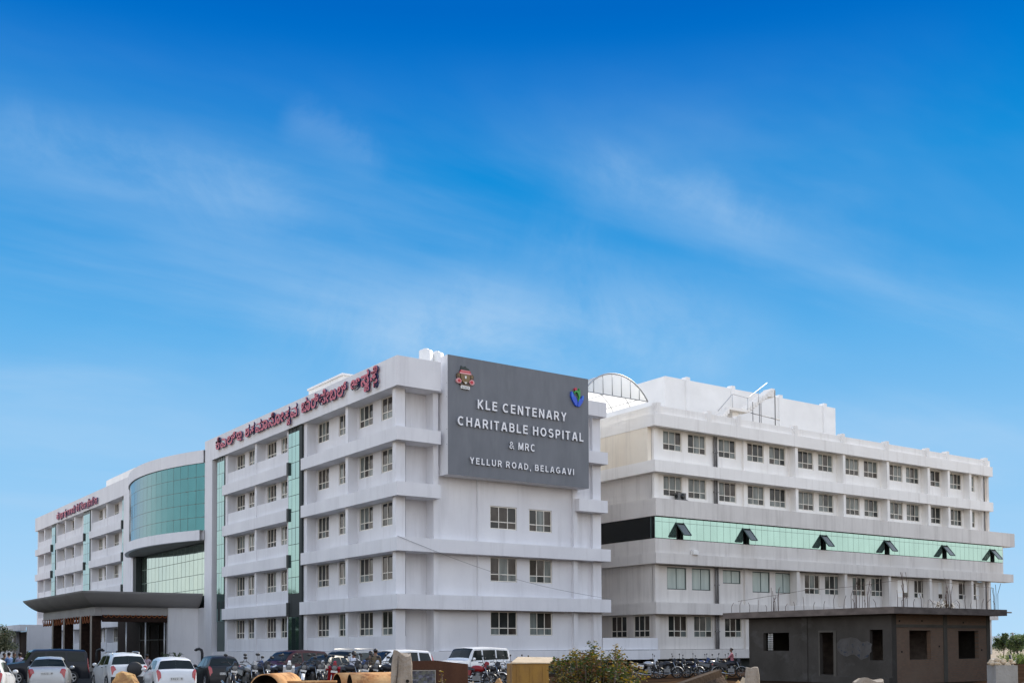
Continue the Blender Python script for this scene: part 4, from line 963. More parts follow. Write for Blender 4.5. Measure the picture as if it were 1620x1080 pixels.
    for s in (1, -1):
        part('tail_lamp', red_lamp, [patch(spec['tl'][0], spec['tl'][1], spec['tl'][2], spec['tl'][3], s, .012, 5, 6)])
        part('head_lamp', clear_lamp, [patch(spec['hl'][0], spec['hl'][1], 4.4, 6.6, s, .012, 5, 6)])
        mm = MB(); y0 = S_(cowl-.25, 5.2, s); mm.ball((y0.x, y0.y+s*.13, y0.z+.06), .11, .6, 1, .75, 10); mm.tube([y0, (y0.x, y0.y+s*.12, y0.z+.05)], .025, 6); mm.build('mirror', paint_m, root)
        # door shut lines and handles
        mm = MB()
        for xd in spec['doors']:
            v, f = patch(xd-.008, xd+.008, 3.0, 5.05, s, .004, 1, 6); mm.add(v, f)
        mm.build('door_gap', ink_m, root)
        mm = MB()
        for xd in spec['doors'][1:]: q = S_(xd+.14, 4.55, s); mm.box(q.x-.08, q.x+.08, min(q.y, q.y+s*.03), max(q.y, q.y+s*.03), q.z-.015, q.z+.015)
        mm.build('door_handle', trim_m if cladding else paint_m, root)
    zr = spec['plate'][1]; px_ = spec['plate'][0]
    m = MB(); m.box(px_-.014, px_, -.25, .25, zr-.055, zr+.055); pl_ = m.build('number_plate', plate_m, root)
    if plate:
        m = MB(); f = lambda u_, d, w_: (px_-.014+d, .23-u_, zr-.035+w_)
        nch = len(plate); cw = .46/nch; r2 = random.Random(len(plate)*7+int(L*100))
        for i, ch in enumerate(plate):
            g_ = GLY.get(ch)
            if not g_: continue
            for s_ in g_[1]: ribbon(m, lambda u_, d, w_, i=i: f((i+.1)*cw+u_*cw*.95, d, w_*.07), s_, h_*.9, -.003, 0, 0, 0)
        m.build('plate_number', ink_m, pl_)
    part('rear_bumper_strip', trim_m if cladding else paint_m, [patch(-L/2+.012, -L/2+.05, 2.3, 3.2, s, .02, 2, 3) for s in (1, -1)])
    m = MB(); m.box(L/2-.06, L/2+.012, -hw*.55, hw*.55, .42, .62); m.build('grille', trim_m, root)
    if cladding:
        m = MB(); m.box(-L/2-.03, -L/2+.25, -hw*.9, hw*.9, spec['zb'], .62); m.build('rear_cladding', trim_m, root)
    for xw in (wf, wr_):
        for s in (1, -1):
            m = MB(); y = s*(hw-.02); m.lathe((xw, y, R), (0, -s, 0), [(.0, R*.66), (.0, R*.9), (.03, R), (.17, R), (.2, R*.9), (.2, 0)], 28); w_ = m.build('wheel', tyre_m, root)
            m = MB(); m.lathe((xw, y+s*.004, R), (0, -s, 0), [(.05, 0), (.03, R*.16), (.06, R*.2)], 20)
            for kk in range(5):
                a = 2*math.pi*kk/5; M_ = Matrix.Translation((xw, y-s*.03, R)) @ Matrix.Rotation(a, 4, 'Y'); m.obox(M_, -.035, .035, -.015, .015, R*.12, R*.62)
            m.lathe((xw, y, R), (0, -s, 0), [(0, R*.6), (-.006, R*.63), (.0, R*.67), (.03, R*.62), (.12, R*.6)], 28); m.build('rim', rim_m, w_)
    if rails:
        for s in (1, -1):
            m = MB(); zt = interp(spec['top'], 0); yy = S_(0, 6.6, s).y
            m.tube([(rf-.15, yy, interp(spec['top'], rf-.15)-.02), (rf-.3, yy, zt+.06), (rr_+.3, yy, zt+.05), (rr_+.1, yy, interp(spec['top'], rr_+.1)-.03)], .022, 8); m.build('roof_rail', rim_m, root)
    if spare:
        m = MB(); m.lathe((-L/2+.07, -.22, .95), (-1, 0, 0), [(0, .30), (.05, .335), (.17, .335), (.21, .29), (.215, 0)], 32); sp = m.build('spare_wheel_cover', trim_m, root)
    return root
HATCH = dict(L=3.76, W=1.69, zb=.2, r=.29, gw=.71, wb=(1.15, -1.2), cab=(.82, .12, -1.38, -1.72),
    top=[(-1.88, .52), (-1.85, .80), (-1.80, .98), (-1.72, 1.06), (-1.56, 1.40), (-1.42, 1.475), (-.6, 1.53), (.05, 1.50), (.3, 1.44), (.85, 1.02), (1.3, .95), (1.7, .80), (1.84, .62), (1.88, .5)],
    belt=[(-1.88, .5), (-1.75, .97), (-1.3, .98), (.5, .90), (1.2, .84), (1.88, .5)], wid=[(-1.88, .86), (-1.76, .95), (-1.4, 1), (1.0, 1), (1.6, .93), (1.88, .72)],
    side_windows=[((-1.35, -.62), (-1.05, -.62)), ((-.55, .62), (-.55, .16))], rw=(-1.735, -1.565), tl=(-1.86, -1.745, 4.8, 6.45), hl=(1.45, 1.8), doors=(.72, -.58, -1.3), plate=(-1.87, .66))
SEDAN = dict(L=4.0, W=1.7, zb=.2, r=.29, gw=.68, wb=(1.3, -1.15), cab=(.75, .05, -1.1, -1.75),
    top=[(-2.0, .5), (-1.975, .86), (-1.93, 1.0), (-1.72, 1.06), (-1.55, 1.09), (-1.15, 1.44), (-.9, 1.5), (-.3, 1.535), (.05, 1.51), (.28, 1.44), (.8, 1.03), (1.4, .95), (1.8, .80), (1.95, .62), (2.0, .5)],
    belt=[(-2.0, .5), (-1.9, .96), (-1.3, .98), (.5, .90), (1.3, .84), (2.0, .5)], wid=[(-2.0, .84), (-1.88, .95), (-1.5, 1), (1.1, 1), (1.7, .93), (2.0, .72)],
    side_windows=[((-1.2, -.58), (-.98, -.58)), ((-.5, .58), (-.5, .1))], rw=(-1.52, -1.18), tl=(-1.978, -1.90, 4.6, 6.95), hl=(1.55, 1.9), doors=(.66, -.54, -1.2), plate=(-1.985, .80))
SUVC = dict(L=4.0, W=1.765, zb=.26, r=.34, gw=.73, wb=(1.25, -1.27), cab=(.85, .15, -1.5, -1.86),
    top=[(-2.0, .58), (-1.97, .92), (-1.93, 1.06), (-1.87, 1.16), (-1.68, 1.55), (-1.52, 1.64), (-.7, 1.70), (.1, 1.67), (.35, 1.6), (.9, 1.16), (1.4, 1.08), (1.8, .95), (1.96, .72), (2.0, .6)],
    belt=[(-2.0, .56), (-1.88, 1.10), (-1.4, 1.10), (.5, 1.02), (1.3, .95), (2.0, .58)], wid=[(-2.0, .86), (-1.88, .95), (-1.5, 1), (1.1, 1), (1.7, .94), (2.0, .74)],
    side_windows=[((-1.45, -.68), (-1.2, -.68)), ((-.6, .66), (-.6, .2))], rw=(-1.865, -1.69), tl=(-1.966, -1.895, 4.7, 6.95), hl=(1.55, 1.88), doors=(.76, -.64, -1.4), plate=(-2.0, .74))
MPV = dict(L=4.55, W=1.76, zb=.24, r=.32, gw=.76, wb=(1.42, -1.3), cab=(1.3, .5, -1.95, -2.15),
    top=[(-2.27, .6), (-2.25, .95), (-2.21, 1.12), (-2.05, 1.6), (-1.9, 1.7), (-.8, 1.76), (.3, 1.74), (.65, 1.66), (1.35, 1.14), (1.7, 1.04), (2.1, .9), (2.24, .7), (2.27, .6)],
    belt=[(-2.27, .58), (-2.15, 1.04), (.8, .97), (1.5, .92), (2.27, .58)], wid=[(-2.27, .88), (-2.1, .96), (-1.8, 1), (1.3, 1), (1.9, .93), (2.27, .74)],
    side_windows=[((-2.0, -1.2), (-1.85, -1.2)), ((-1.1, -.1), (-1.1, -.1)), ((0, 1.05), (0, .52))], rw=(-2.2, -2.06), tl=(-2.22, -2.05, 4.3, 6.3), hl=(1.8, 2.15), doors=(1.15, -.05, -1.15), plate=(-2.27, .85))
BOXY = dict(L=4.45, W=1.82, zb=.3, r=.36, gw=.84, wb=(1.38, -1.3), cab=(.95, .5, -2.05, -2.2),
    top=[(-2.22, .62), (-2.2, 1.0), (-2.17, 1.15), (-2.1, 1.7), (-2.0, 1.82), (-.8, 1.88), (.4, 1.86), (.6, 1.80), (1.0, 1.22), (1.5, 1.16), (2.0, 1.08), (2.2, .85), (2.22, .6)],
    belt=[(-2.22, .6), (-2.12, 1.13), (.8, 1.08), (1.6, 1.0), (2.22, .6)], wid=[(-2.22, .92), (-2.1, .98), (-1.8, 1), (1.4, 1), (2.0, .97), (2.22, .9)],
    side_windows=[((-1.98, -1.1), (-1.93, -1.1)), ((-1.0, -.1), (-1.0, -.1)), ((0, .82), (0, .52))], rw=(-2.155, -2.1), tl=(-2.19, -2.1, 3.6, 5.6), hl=(2.0, 2.2), doors=(.9, -.05, -1.05), plate=(-2.23, .8))
white_p = paint('white_car_paint', (.72, .73, .74)); silver_p = paint('silver_car_paint', (.42, .44, .46), .45); pearl_p = paint('pearl_white_car_paint', (.66, .68, .70))
black_p = paint('black_car_paint', (.014, .015, .018)); navy_p = paint('deep_black_jeep_paint', (.012, .014, .02)); maroon_p = paint('maroon_car_paint', (.07, .012, .016)); grey_p = paint('blue_grey_car_paint', (.20, .23, .27), .4); char_p = paint('charcoal_car_paint', (.05, .055, .06), .3)
H0 = lambda d: rad(d)
make_car(HATCH, 'parked_car', 'white hatchback cut off by the left edge of the view, red tail lamp showing', 'car', bearing(-20, 41), H0(18), white_p)
make_car(SEDAN, 'parked_car', 'silver sedan seen from behind with red wedge tail lamps, in front of the black jeep', 'car', bearing(80, 50), H0(16), silver_p, plate='KA22 M')
make_car(SUVC, 'parked_car', 'silver-white compact SUV with black spare wheel cover on its tailgate', 'SUV', bearing(188, 51), H0(2), pearl_p, rails=True, spare=True, cladding=True)
make_car(HATCH, 'parked_car', 'white hatchback with roof spoiler parked between the SUV and the black hatchback', 'car', bearing(267, 45.5), H0(8), white_p, plate='KA22 N')
make_car(HATCH, 'parked_car', 'black hatchback seen from behind with a white number plate', 'car', bearing(342, 54), H0(7), black_p, plate='KA22 P')
make_car(BOXY, 'parked_jeep', 'long black boxy jeep standing broadside behind the silver sedan', 'jeep', bearing(68, 58), H0(-86), navy_p)
make_car(MPV, 'parked_van', 'maroon people carrier beside the white wall with a bluish bonnet reflection', 'people carrier', bearing(462, 60), H0(-110), maroon_p)
make_car(SEDAN, 'parked_car', 'charcoal sedan half hidden by motorcycles in front of the maroon people carrier', 'car', bearing(512, 55), H0(-118), char_p)
make_car(MPV, 'parked_van', 'blue-grey people carrier with roof rails behind the man in a white shirt', 'people carrier', bearing(548, 57), H0(-122), grey_p, rails=True)
make_car(MPV, 'parked_van', 'white people carrier behind the upright stone post', 'people carrier', bearing(622, 59), H0(-96), white_p)
make_car(BOXY, 'parked_jeep', 'white station-wagon jeep with three side windows in front of the plinth', 'jeep', bearing(745, 58), H0(-100), white_p)

# ================================================================ motorcycles
chrome = mat('chrome', (.34, .345, .35), .25, metal=.95, var=.05); engine_m = mat('dull_engine_alloy', (.16, .16, .16), .45, metal=.6, var=.3, vscale=(12, 12, 12)); seat_m = mat('black_vinyl_seat', (.018, .018, .02), .55, var=.2)
def make_bike(tank_m, guard_m, scooter=False):
    root = bpy.data.objects.new('scooter' if scooter else 'motorcycle', None); COL.objects.link(root)
    R = .22 if scooter else .30; wf, wr_ = (.62, -.60) if scooter else (.64, -.62)
    for xw in (wf, wr_):
        m = MB(); n = 26
        pr = [(R-.035+.035*math.cos(2*math.pi*k/8), .04*math.sin(2*math.pi*k/8)) for k in range(8)]
        vs = [(xw+r_*math.cos(2*math.pi*i/n), y, R+r_*math.sin(2*math.pi*i/n)) for i in range(n) for r_, y in pr]
        m.add(vs, [(i*8+k, i*8+(k+1) % 8, ((i+1) % n)*8+(k+1) % 8, ((i+1) % n)*8+k) for i in range(n) for k in range(8)], 0, True); w = m.build('wheel', tyre_m, root)
        m = MB(); m.lathe((xw, -.03, R), (0, 1, 0), [(0, .0), (0, .05), (.06, .05), (.06, 0)], 12)
        for k in range(10):
            a = 2*math.pi*k/10; m.tube([(xw, 0, R), (xw+(R-.05)*math.cos(a), 0, R+(R-.05)*math.sin(a))], .006 if not scooter else .014, 4, cap=False)
        m.lathe((xw, -.025, R), (0, 1, 0), [(0, R-.06), (.0, R-.045), (.05, R-.045), (.05, R-.06), (0, R-.06)], 26); m.build('rim', chrome, w)
    for a0, a1, xw in ((20, 150, wf), (30, 165, wr_)):
        vs = []; m = MB()
        for i in range(13):
            a = rad(a0+(a1-a0)*i/12)
            for y in (-.06, -.03, .03, .06): vs.append((xw+(R+.045-(.02 if abs(y) > .05 else 0))*math.cos(a), y, R+(R+.045-(.02 if abs(y) > .05 else 0))*math.sin(a)))
        m.add(vs, [(i*4+k, i*4+k+1, (i+1)*4+k+1, (i+1)*4+k) for i in range(12) for k in range(3)], 0, True)
        m.build('mudguard', guard_m, root)
    m = MB()
    for s in (-1, 1): m.tube([(wf, s*.075, R), (wf-.22, s*.075, .86)], .022, 8)
    m.build('fork', chrome, root)
    m = MB(); m.tube([(.30, .34, 1.02), (.36, .22, 1.03), (.42, .1, .94), (.42, -.1, .94), (.36, -.22, 1.03), (.30, -.34, 1.02)], .014, 8)
    for s in (-1, 1): m.tube([(.22, s*.44, .99), (.31, s*.33, 1.02)], .019, 8); m.tube([(.35, s*.25, 1.03), (.36, s*.33, 1.24)], .008, 5)
    m.build('handlebar', trim_m, root)
    for s in (-1, 1):
        m = MB(); m.ball((.36, s*.345, 1.27), .075, .35, 1, .65, 10); m.build('mirror', trim_m, root)
    m = MB(); m.ball((.53, 0, .86), .105, .8, 1, 1, 14); m.lathe((.52, 0, .86), (1, 0, 0), [(.09, 0), (.1, .08), (.03, .11), (-.02, .115)], 16); m.build('headlight', trim_m, root); m = MB(); m.lathe((.625, 0, .86), (1, 0, 0), [(0, .085), (.006, .05), (.008, 0)], 14); m.build('headlight_lens', mat('dull_lamp_glass', (.16, .165, .17), .2, var=.2), root)
    m = MB(); m.prism([(.40, .80), (.62, .80), (.60, 1.06), (.48, 1.1), (.42, 1.0)], lambda u, d, w: (u-.03, d*(1-.6*max(0, w-.9)/.2), w), -.09, .09, 0); m.build('headlamp_fairing', tank_m, root)
    if scooter:
        m = MB(); m.prism([(.28, .28), (.40, .28), (.56, .86), (.44, .92)], lambda u, d, w: (u, d, w), -.2, .2, 0); m.box(-.15, .34, -.17, .17, .24, .32)
        m.prism([(-.86, .50), (-.8, .74), (-.1, .72), (-.05, .34), (-.3, .30), (-.62, .50)], lambda u, d, w: (u, d*(1 if w > .5 else .8), w), -.17, .17, 0); m.build('body_panel', tank_m, root)
    else:
        m = MB(); M_ = Matrix.Translation((.12, 0, .82)) @ Matrix.Rotation(rad(8), 4, 'Y'); m.ball((.12, 0, .80), .3, 1.0, .46, .46, 16, 0, Matrix.Rotation(rad(6), 3, 'Y')); m.build('fuel_tank', tank_m, root)
        m = MB(); m.box(-.08, .26, -.12, .12, .30, .50); m.lathe((.12, 0, .48), (.15, 0, 1), [(0, .1), (.03, .13), (.05, .1), (.08, .13), (.1, .1), (.13, .13), (.15, .1), (.2, .08), (.21, 0)], 14); m.build('engine', engine_m, root)
        m = MB(); m.tube([(.40, 0, .88), (.30, 0, .60), (.22, 0, .28), (-.18, 0, .28), (-.25, 0, .68), (.34, 0, .74)], .024, 6)
        for s in (-1, 1): m.tube([(wr_, s*.09, R), (-.15, s*.09, .34)], .02, 6); m.tube([(wr_+.02, s*.1, R+.02), (-.42, s*.1, .70)], .03, 8)
        m.tube([(-.25, 0, .68), (-.85, 0, .74)], .02, 6); m.build('frame', trim_m, root)
        m = MB()
        for s in (-1, 1): m.prism([(-.18, .52), (-.12, .72), (-.75, .78), (-.86, .72)], lambda u, d, w: (u, d, w), s*.09, s*.13, 0)
        m.build('side_panel', tank_m, root)
    m = MB(); vs = []; prof = [(.02, .80), (-.1, .83), (-.35, .80), (-.6, .85), (-.82, .88)]
    for x, z in prof:
        for y, dz in ((-.13, -.09), (-.12, -.01), (0, .015), (.12, -.01), (.13, -.09)): vs.append((x, y*(1 if x > -.7 else .7), z+dz))
    m.add(vs, [(i*5+k, i*5+k+1, (i+1)*5+k+1, (i+1)*5+k) for i in range(4) for k in range(4)], 0, True); m.build('seat', seat_m, root)
    m = MB(); m.tube([(.22, -.1, .36), (.26, -.12, .22), (.0, -.15, .2), (-.3, -.16, .25), (-.85, -.17, .34)], [.02, .02, .022, .045, .045], 8); m.build('exhaust', chrome, root)
    m = MB(); m.box(-.93, -.87, -.07, .07, .70, .78); m.build('tail_lamp', red_lamp, root)
    m = MB(); m.tube([(0, .12, .26), (-.08, .24, 0.01)], .012, 6); m.build('side_stand', trim_m, root)
    m = MB(); m.box(.60, .605, -.11, .11, .70, .77); m.build('number_plate', plate_m, root)
    return root
bp = [paint('black_bike_paint', (.02, .02, .024)), paint('red_bike_paint', (.22, .012, .015)), paint('blue_bike_paint', (.02, .05, .16)), paint('silver_bike_paint', (.40, .41, .42), .4), paint('white_bike_paint', (.7, .7, .7))]
protos = {'black': make_bike(bp[0], bp[0]), 'black_white': make_bike(bp[0], bp[4]), 'red': make_bike(bp[1], bp[0]), 'blue': make_bike(bp[2], bp[3]), 'silver': make_bike(bp[3], bp[0]), 'scooter_red': make_bike(bp[1], bp[1], True), 'scooter_white': make_bike(bp[4], bp[4], True)}
BK = [  # kind, photo column, distance, heading, lean, label
 ('black', 362, 38.8, 193, 'black motorcycle with a crash bar right beside the black hatchback'),
 ('silver', 388, 40.0, 176, 'silver-tanked motorcycle between the black hatchback and the short rusty pipe'),
 ('black_white', 402, 40.6, 161, 'black motorcycle with white mudguards behind the open end of the short rusty pipe'),
 ('blue', 421, 41.5, 242, 'blue motorcycle with silver mudguards behind the short rusty pipe'),
 ('black', 440, 40.6, 149, 'black motorcycle behind the middle of the short rusty pipe'),
 ('scooter_white', 455, 39.7, 206, 'white scooter just behind the short rusty pipe'),
 ('black_white', 472, 40.0, 200, 'black motorcycle with white mudguards right of the short rusty pipe'),
 ('black', 492, 40.3, 180, 'black motorcycle over the half-buried rusty beam, left one of two'),
 ('silver', 508, 40.9, 210, 'silver motorcycle standing in front of the charcoal sedan'),
 ('scooter_red', 525, 37.9, 206, 'red scooter at the open ends of the two long rusty pipes'),
 ('black_white', 548, 40.0, 155, 'black motorcycle with white mudguards beside the man in a white shirt, on his left'),
 ('blue', 566, 40.9, 186, 'blue motorcycle being held by the man in a white shirt'),
 ('black', 580, 40.3, 223, 'black motorcycle in front of the two men in brown'),
 ('silver', 594, 40.9, 222, 'silver motorcycle in front of the two men in brown, near the stone post'),
 ('black_white', 607, 40.3, 161, 'black motorcycle with white mudguards half hidden by the stone post'),
 ('red', 750, 44.1, 133, 'dark red motorcycle beside the right edge of the rusty steel sheet'),
 ('black_white', 768, 44.8, 133, 'black motorcycle with white mudguards below the white jeep'),
 ('silver', 785, 45.9, 141, 'silver motorcycle right of the white jeep'),
 ('black', 797, 46.9, 151, 'black motorcycle next to the yellow steel tank'),
 ('red', 818, 49.7, 151, 'red motorcycle mostly hidden behind the yellow steel tank'),
 ('silver', 1022, 58.2, 140, 'silver motorcycle just right of the bush'),
 ('black_white', 1052, 59.1, 137, 'black motorcycle with white mudguards, second to the right of the bush'),
 ('black', 1066, 60.0, 150, 'black motorcycle under the first drain pipe of the right wing'),
 ('black_white', 1086, 60.0, 145, 'black motorcycle with white mudguards above the foot of the timber beam'),
 ('blue', 1106, 60.9, 126, 'blue motorcycle behind the timber beam'),
 ('silver', 1124, 60.9, 104, 'silver motorcycle with a long seat beside the upper end of the timber beam'),
 ('black', 1140, 61.8, 122, 'black motorcycle left of the man in pink'),
 ('black_white', 1153, 59.1, 136, 'black motorcycle with white mudguards right in front of the man in pink'),
]
BASE = lambda px: .32 if px < 700 else (.2 if px < 900 else .14)
first = set()
for kind, px, D, hd, lab in BK:
    p = protos[kind]
    o = p if kind not in first else copy_tree(p)
    first.add(kind); o.location = (*bearing(px, D), BASE(px)); o.rotation_euler = (0, rad(0), math.pi/2-rad(hd)); o.rotation_euler[0] = rad(-7+4*math.sin(px*1.7))
    tag(o, lab, 'scooter' if 'scooter' in kind else 'motorcycle', 'two-wheelers parked in rows in front of the hospital')

# ================================================================ people
skin_m = mat('brown_skin', (.19, .095, .058), .55, var=.12, vscale=(6, 6, 6)); hair_m = mat('black_hair', (.012, .010, .009), .5, var=.2); shoe_m = mat('dark_shoe', (.03, .025, .022), .5, var=.2)
def cloth(name, c): return mat(name, c, .85, var=.2, vscale=(5, 5, 3))
def rotz(v, a): return Vector((v.x*math.cos(a)-v.y*math.sin(a), v.x*math.sin(a)+v.y*math.cos(a), v.z))
def make_person(label, loc, heading, shirt, trousers, H=1.68, lean=0.0, sit=False, arms=((15, 10), (15, 10)), stride=0.0, short_sleeve=False, group=None):
    """body grown on a jointed skeleton; local +x is forward. arms: (shoulder swing forward, elbow bend) per side"""
    k = H/1.70; V_, E2, R_, tagv = [], [], [], []
    def add(p, r, tg, par=None):
        V_.append(Vector(p)*k); R_.append(r*k); tagv.append(tg)
        if par is not None: E2.append((par, len(V_)-1))
        return len(V_)-1
    hipz = .90 if not sit else .84
    ly = lambda z: lean*(z-hipz)
    pel = add((0, 0, hipz), .125, 't')
    wst = add((ly(1.06), 0, 1.06 if not sit else 1.0), .125, 's', pel); cz = 0 if not sit else -.06
    chs = add((ly(1.28)+.01, 0, 1.27+cz), .145, 's', wst); upc = add((ly(1.40), 0, 1.38+cz), .11, 's', chs)
    nck = add((ly(1.47)+.01, 0, 1.455+cz), .055, 'k', upc); jaw = add((ly(1.53)+.035, 0, 1.525+cz), .066, 'k', nck); hd = add((ly(1.6)+.02, 0, 1.605+cz), .088, 'k', jaw); cr = add((ly(1.66)+.005, 0, 1.665+cz), .055, 'k', hd)
    add((ly(1.58)+.115, 0, 1.575+cz), .014, 'k', hd)
    for s in (-1, 1): add((ly(1.6), s*.095, 1.595+cz), .016, 'k', hd)
    for s, (sw, el) in zip((1, -1), arms):
        sh0 = add((ly(1.38), s*.17, 1.385+cz), .062, 's', upc)
        a = rad(sw); d = Vector((math.sin(a), s*.16, -math.cos(a))).normalized(); e_ = V_[sh0]/k+d*.28; elb = add(e_, .042, 'k' if short_sleeve else 's', sh0)
        a2 = a+rad(el); d2 = Vector((math.sin(a2), s*.02, -math.cos(a2))).normalized(); w_ = e_+d2*.24; wr2 = add(w_, .027, 'k', elb)
        pm = w_+d2*.07; pal = add(pm, .032, 'k', wr2); fw2 = Vector((math.cos(a2), 0, math.sin(a2)))
        for j, (off, ln) in enumerate(((-.028, .062), (-.01, .072), (.01, .068), (.028, .052))):
            b_ = pm+fw2*off*1.0+d2*.03; f1 = add(b_, .0095, 'k', pal); f2 = add(b_+d2*ln*.55-Vector((0, s*.008, 0)), .0085, 'k', f1); add(b_+d2*ln-Vector((0, s*.026, 0)), .007, 'k', f2)
        t1 = add(w_+d2*.035+fw2*.035, .011, 'k', wr2); add(w_+d2*.075+fw2*.055-Vector((0, s*.015, 0)), .009, 'k', t1)
    for s in (1, -1):
        st = stride*s
        hp = add((0, s*.095, hipz-.06), .088, 't', pel)
        if sit: kn = add((.40, s*.2, .80), .06, 't', hp); an = add((.30, s*.22, .40), .043, 't', kn)
        else: kn = add((st*.45+.015, s*.10, .49), .06, 't', hp); an = add((st*.9-.02, s*.105, .085), .042, 't', kn)
        az = V_[an]/k
        ft = add(az+Vector((.07, s*.012, -.045)), .038, 'f', an); add(az+Vector((.17, s*.02, -.055)), .028, 'f', ft)
    me = bpy.data.meshes.new('person'); me.from_pydata([tuple(v) for v in V_], E2, []); ob = bpy.data.objects.new('person', me); COL.objects.link(ob)
    sm = ob.modifiers.new('Skin', 'SKIN'); sm.use_smooth_shade = True; sm.branch_smoothing = .4
    for i, sv in enumerate(me.skin_vertices[0].data): sv.radius = (R_[i]*(1.25 if tagv[i] == 's' and i in (wst, chs) else 1), R_[i]); sv.use_root = (i == 0)
    ob.modifiers.new('Sub', 'SUBSURF').levels = 1
    bpy.context.view_layer.update()
    nm = bpy.data.meshes.new_from_object(ob.evaluated_get(bpy.context.evaluated_depsgraph_get())); bpy.data.objects.remove(ob); bpy.data.meshes.remove(me)
    nm.name = 'person'; nm.materials.clear()
    for m_ in (skin_m, shirt, trousers, shoe_m): nm.materials.append(m_)
    seg = [(V_[a], V_[b], tagv[b]) for a, b in E2]
    for p in nm.polygons:
        best = None
        for a, b, tg in seg:
            ab = b-a; t = max(0, min(1, (p.center-a).dot(ab)/max(ab.length_squared, 1e-9))); d = (p.center-(a+ab*t)).length
            if best is None or d < best[0]: best = (d, tg)
        p.material_index = {'k': 0, 's': 1, 't': 2, 'f': 3}[best[1]]; p.use_smooth = True
    o = bpy.data.objects.new('person', nm); COL.objects.link(o); tag(o, label, 'person', group)
    o.location = (*loc, 0.005) if len(loc) == 2 else loc; o.rotation_euler = (0, 0, math.pi/2-heading)
    hx = V_[hd]; m = MB(); m.ball((hx.x-.018*k, 0, hx.z+.028*k), .1*k, 1.03, .92, .92, 14)
    m.v = [(x, y, z) for x, y, z in m.v]; keep = []
    for f_, mi_, s_ in zip(m.f, m.m, m.sm):
        c = sum((Vector(m.v[i]) for i in f_), Vector())/len(f_)
        if c.z > hx.z-.045*k and not (c.x > hx.x+.045*k and c.z < hx.z+.06*k): keep.append((f_, mi_, s_))
    m.f = [a for a, _, _ in keep]; m.m = [b for _, b, _ in keep]; m.sm = [c for _, _, c in keep]; m.build('hair', hair_m, o)
    m = MB()
    for s in (-1, 1): m.ball((hx.x+.086*k, s*.032*k, hx.z-.004*k), .011*k, .6, 1, .7, 8)
    m.ball((hx.x+.083*k, 0, hx.z-.075*k), .022*k, .35, 1, .25, 8); m.build('facial_features', ink_m, o)
    return o
c_white = cloth('white_shirt_cloth', (.58, .60, .68)); c_blue = cloth('blue_shirt_cloth', (.13, .22, .42)); c_plum = cloth('purple_shirt_cloth', (.16, .12, .20)); c_brown = cloth('khaki_brown_cloth', (.13, .10, .06)); c_dbrown = cloth('dark_brown_cloth', (.06, .045, .03)); c_pink = cloth('pink_shirt_cloth', (.55, .22, .26)); c_lil = cloth('pale_lilac_cloth', (.42, .40, .52))
t_dark = cloth('dark_trouser_cloth', (.03, .03, .038)); t_grey = cloth('grey_trouser_cloth', (.10, .10, .11)); t_green = cloth('dark_green_cloth', (.025, .05, .04))
toward = rad(35+180)
make_person('person in a white shirt bending over a blue motorcycle, dark hair', bearing(557, 43)+(.06,), rad(75), c_white, t_dark, 1.66, .12, arms=((48, 25), (62, 15)))
make_person('person in a khaki brown shirt standing with back turned by the white people carrier', bearing(594, 45.5)+(.08,), rad(25), c_brown, t_grey, 1.73, .02, arms=((8, 12), (14, 20)))
make_person('person in dark brown standing at the left shoulder of the one in khaki', bearing(586, 46.3)+(.12,), rad(40), c_dbrown, t_dark, 1.60, .04)
make_person('person in a pink shirt seated on a motorcycle near the unfinished building', bearing(1158, 61.2)+(.14,), rad(-40), c_pink, t_grey, 1.66, .06, sit=True, arms=((35, 30), (35, 30)))
make_person('person in a blue shirt at the far left, walking toward the annex', bearing(15, 60), rad(-20), c_blue, t_dark, 1.70, .04, stride=.22)
make_person('person in dark clothes left of the one in a blue shirt', bearing(7, 62), rad(150), c_dbrown, t_dark, 1.66)
make_person('person in dark green standing between the blue shirt and the white shirt', bearing(23, 62), rad(200), t_green, t_dark, 1.68)
make_person('person in a white shirt standing near the bonnet of the black jeep', bearing(32, 59), rad(10), c_lil, t_dark, 1.68, .03)
make_person('person in a purple shirt behind the windscreen of the black jeep, arm raised', bearing(45, 63), rad(40), c_plum, t_dark, 1.76, .03, arms=((70, 20), (10, 10)))
make_person('person in dark blue clothes at the corner of the annex wall', bearing(62, 66), rad(-60), cloth('dark_blue_cloth', (.035, .04, .09)), t_dark, 1.78)
make_person('person in pale pink checked shirt between the compact SUV and the white hatchback', bearing(233, 56), rad(30), cloth('pale_pink_cloth', (.34, .25, .28)), t_grey, 1.58)
make_person('person in a grey shirt in the shade inside the porch', bearing(185, 96), rad(210), cloth('grey_shirt_cloth', (.28, .27, .30)), t_dark, 1.7)
make_person('person in a plum shirt further right in the shade of the porch', bearing(213, 98), rad(190), c_plum, t_dark, 1.7)
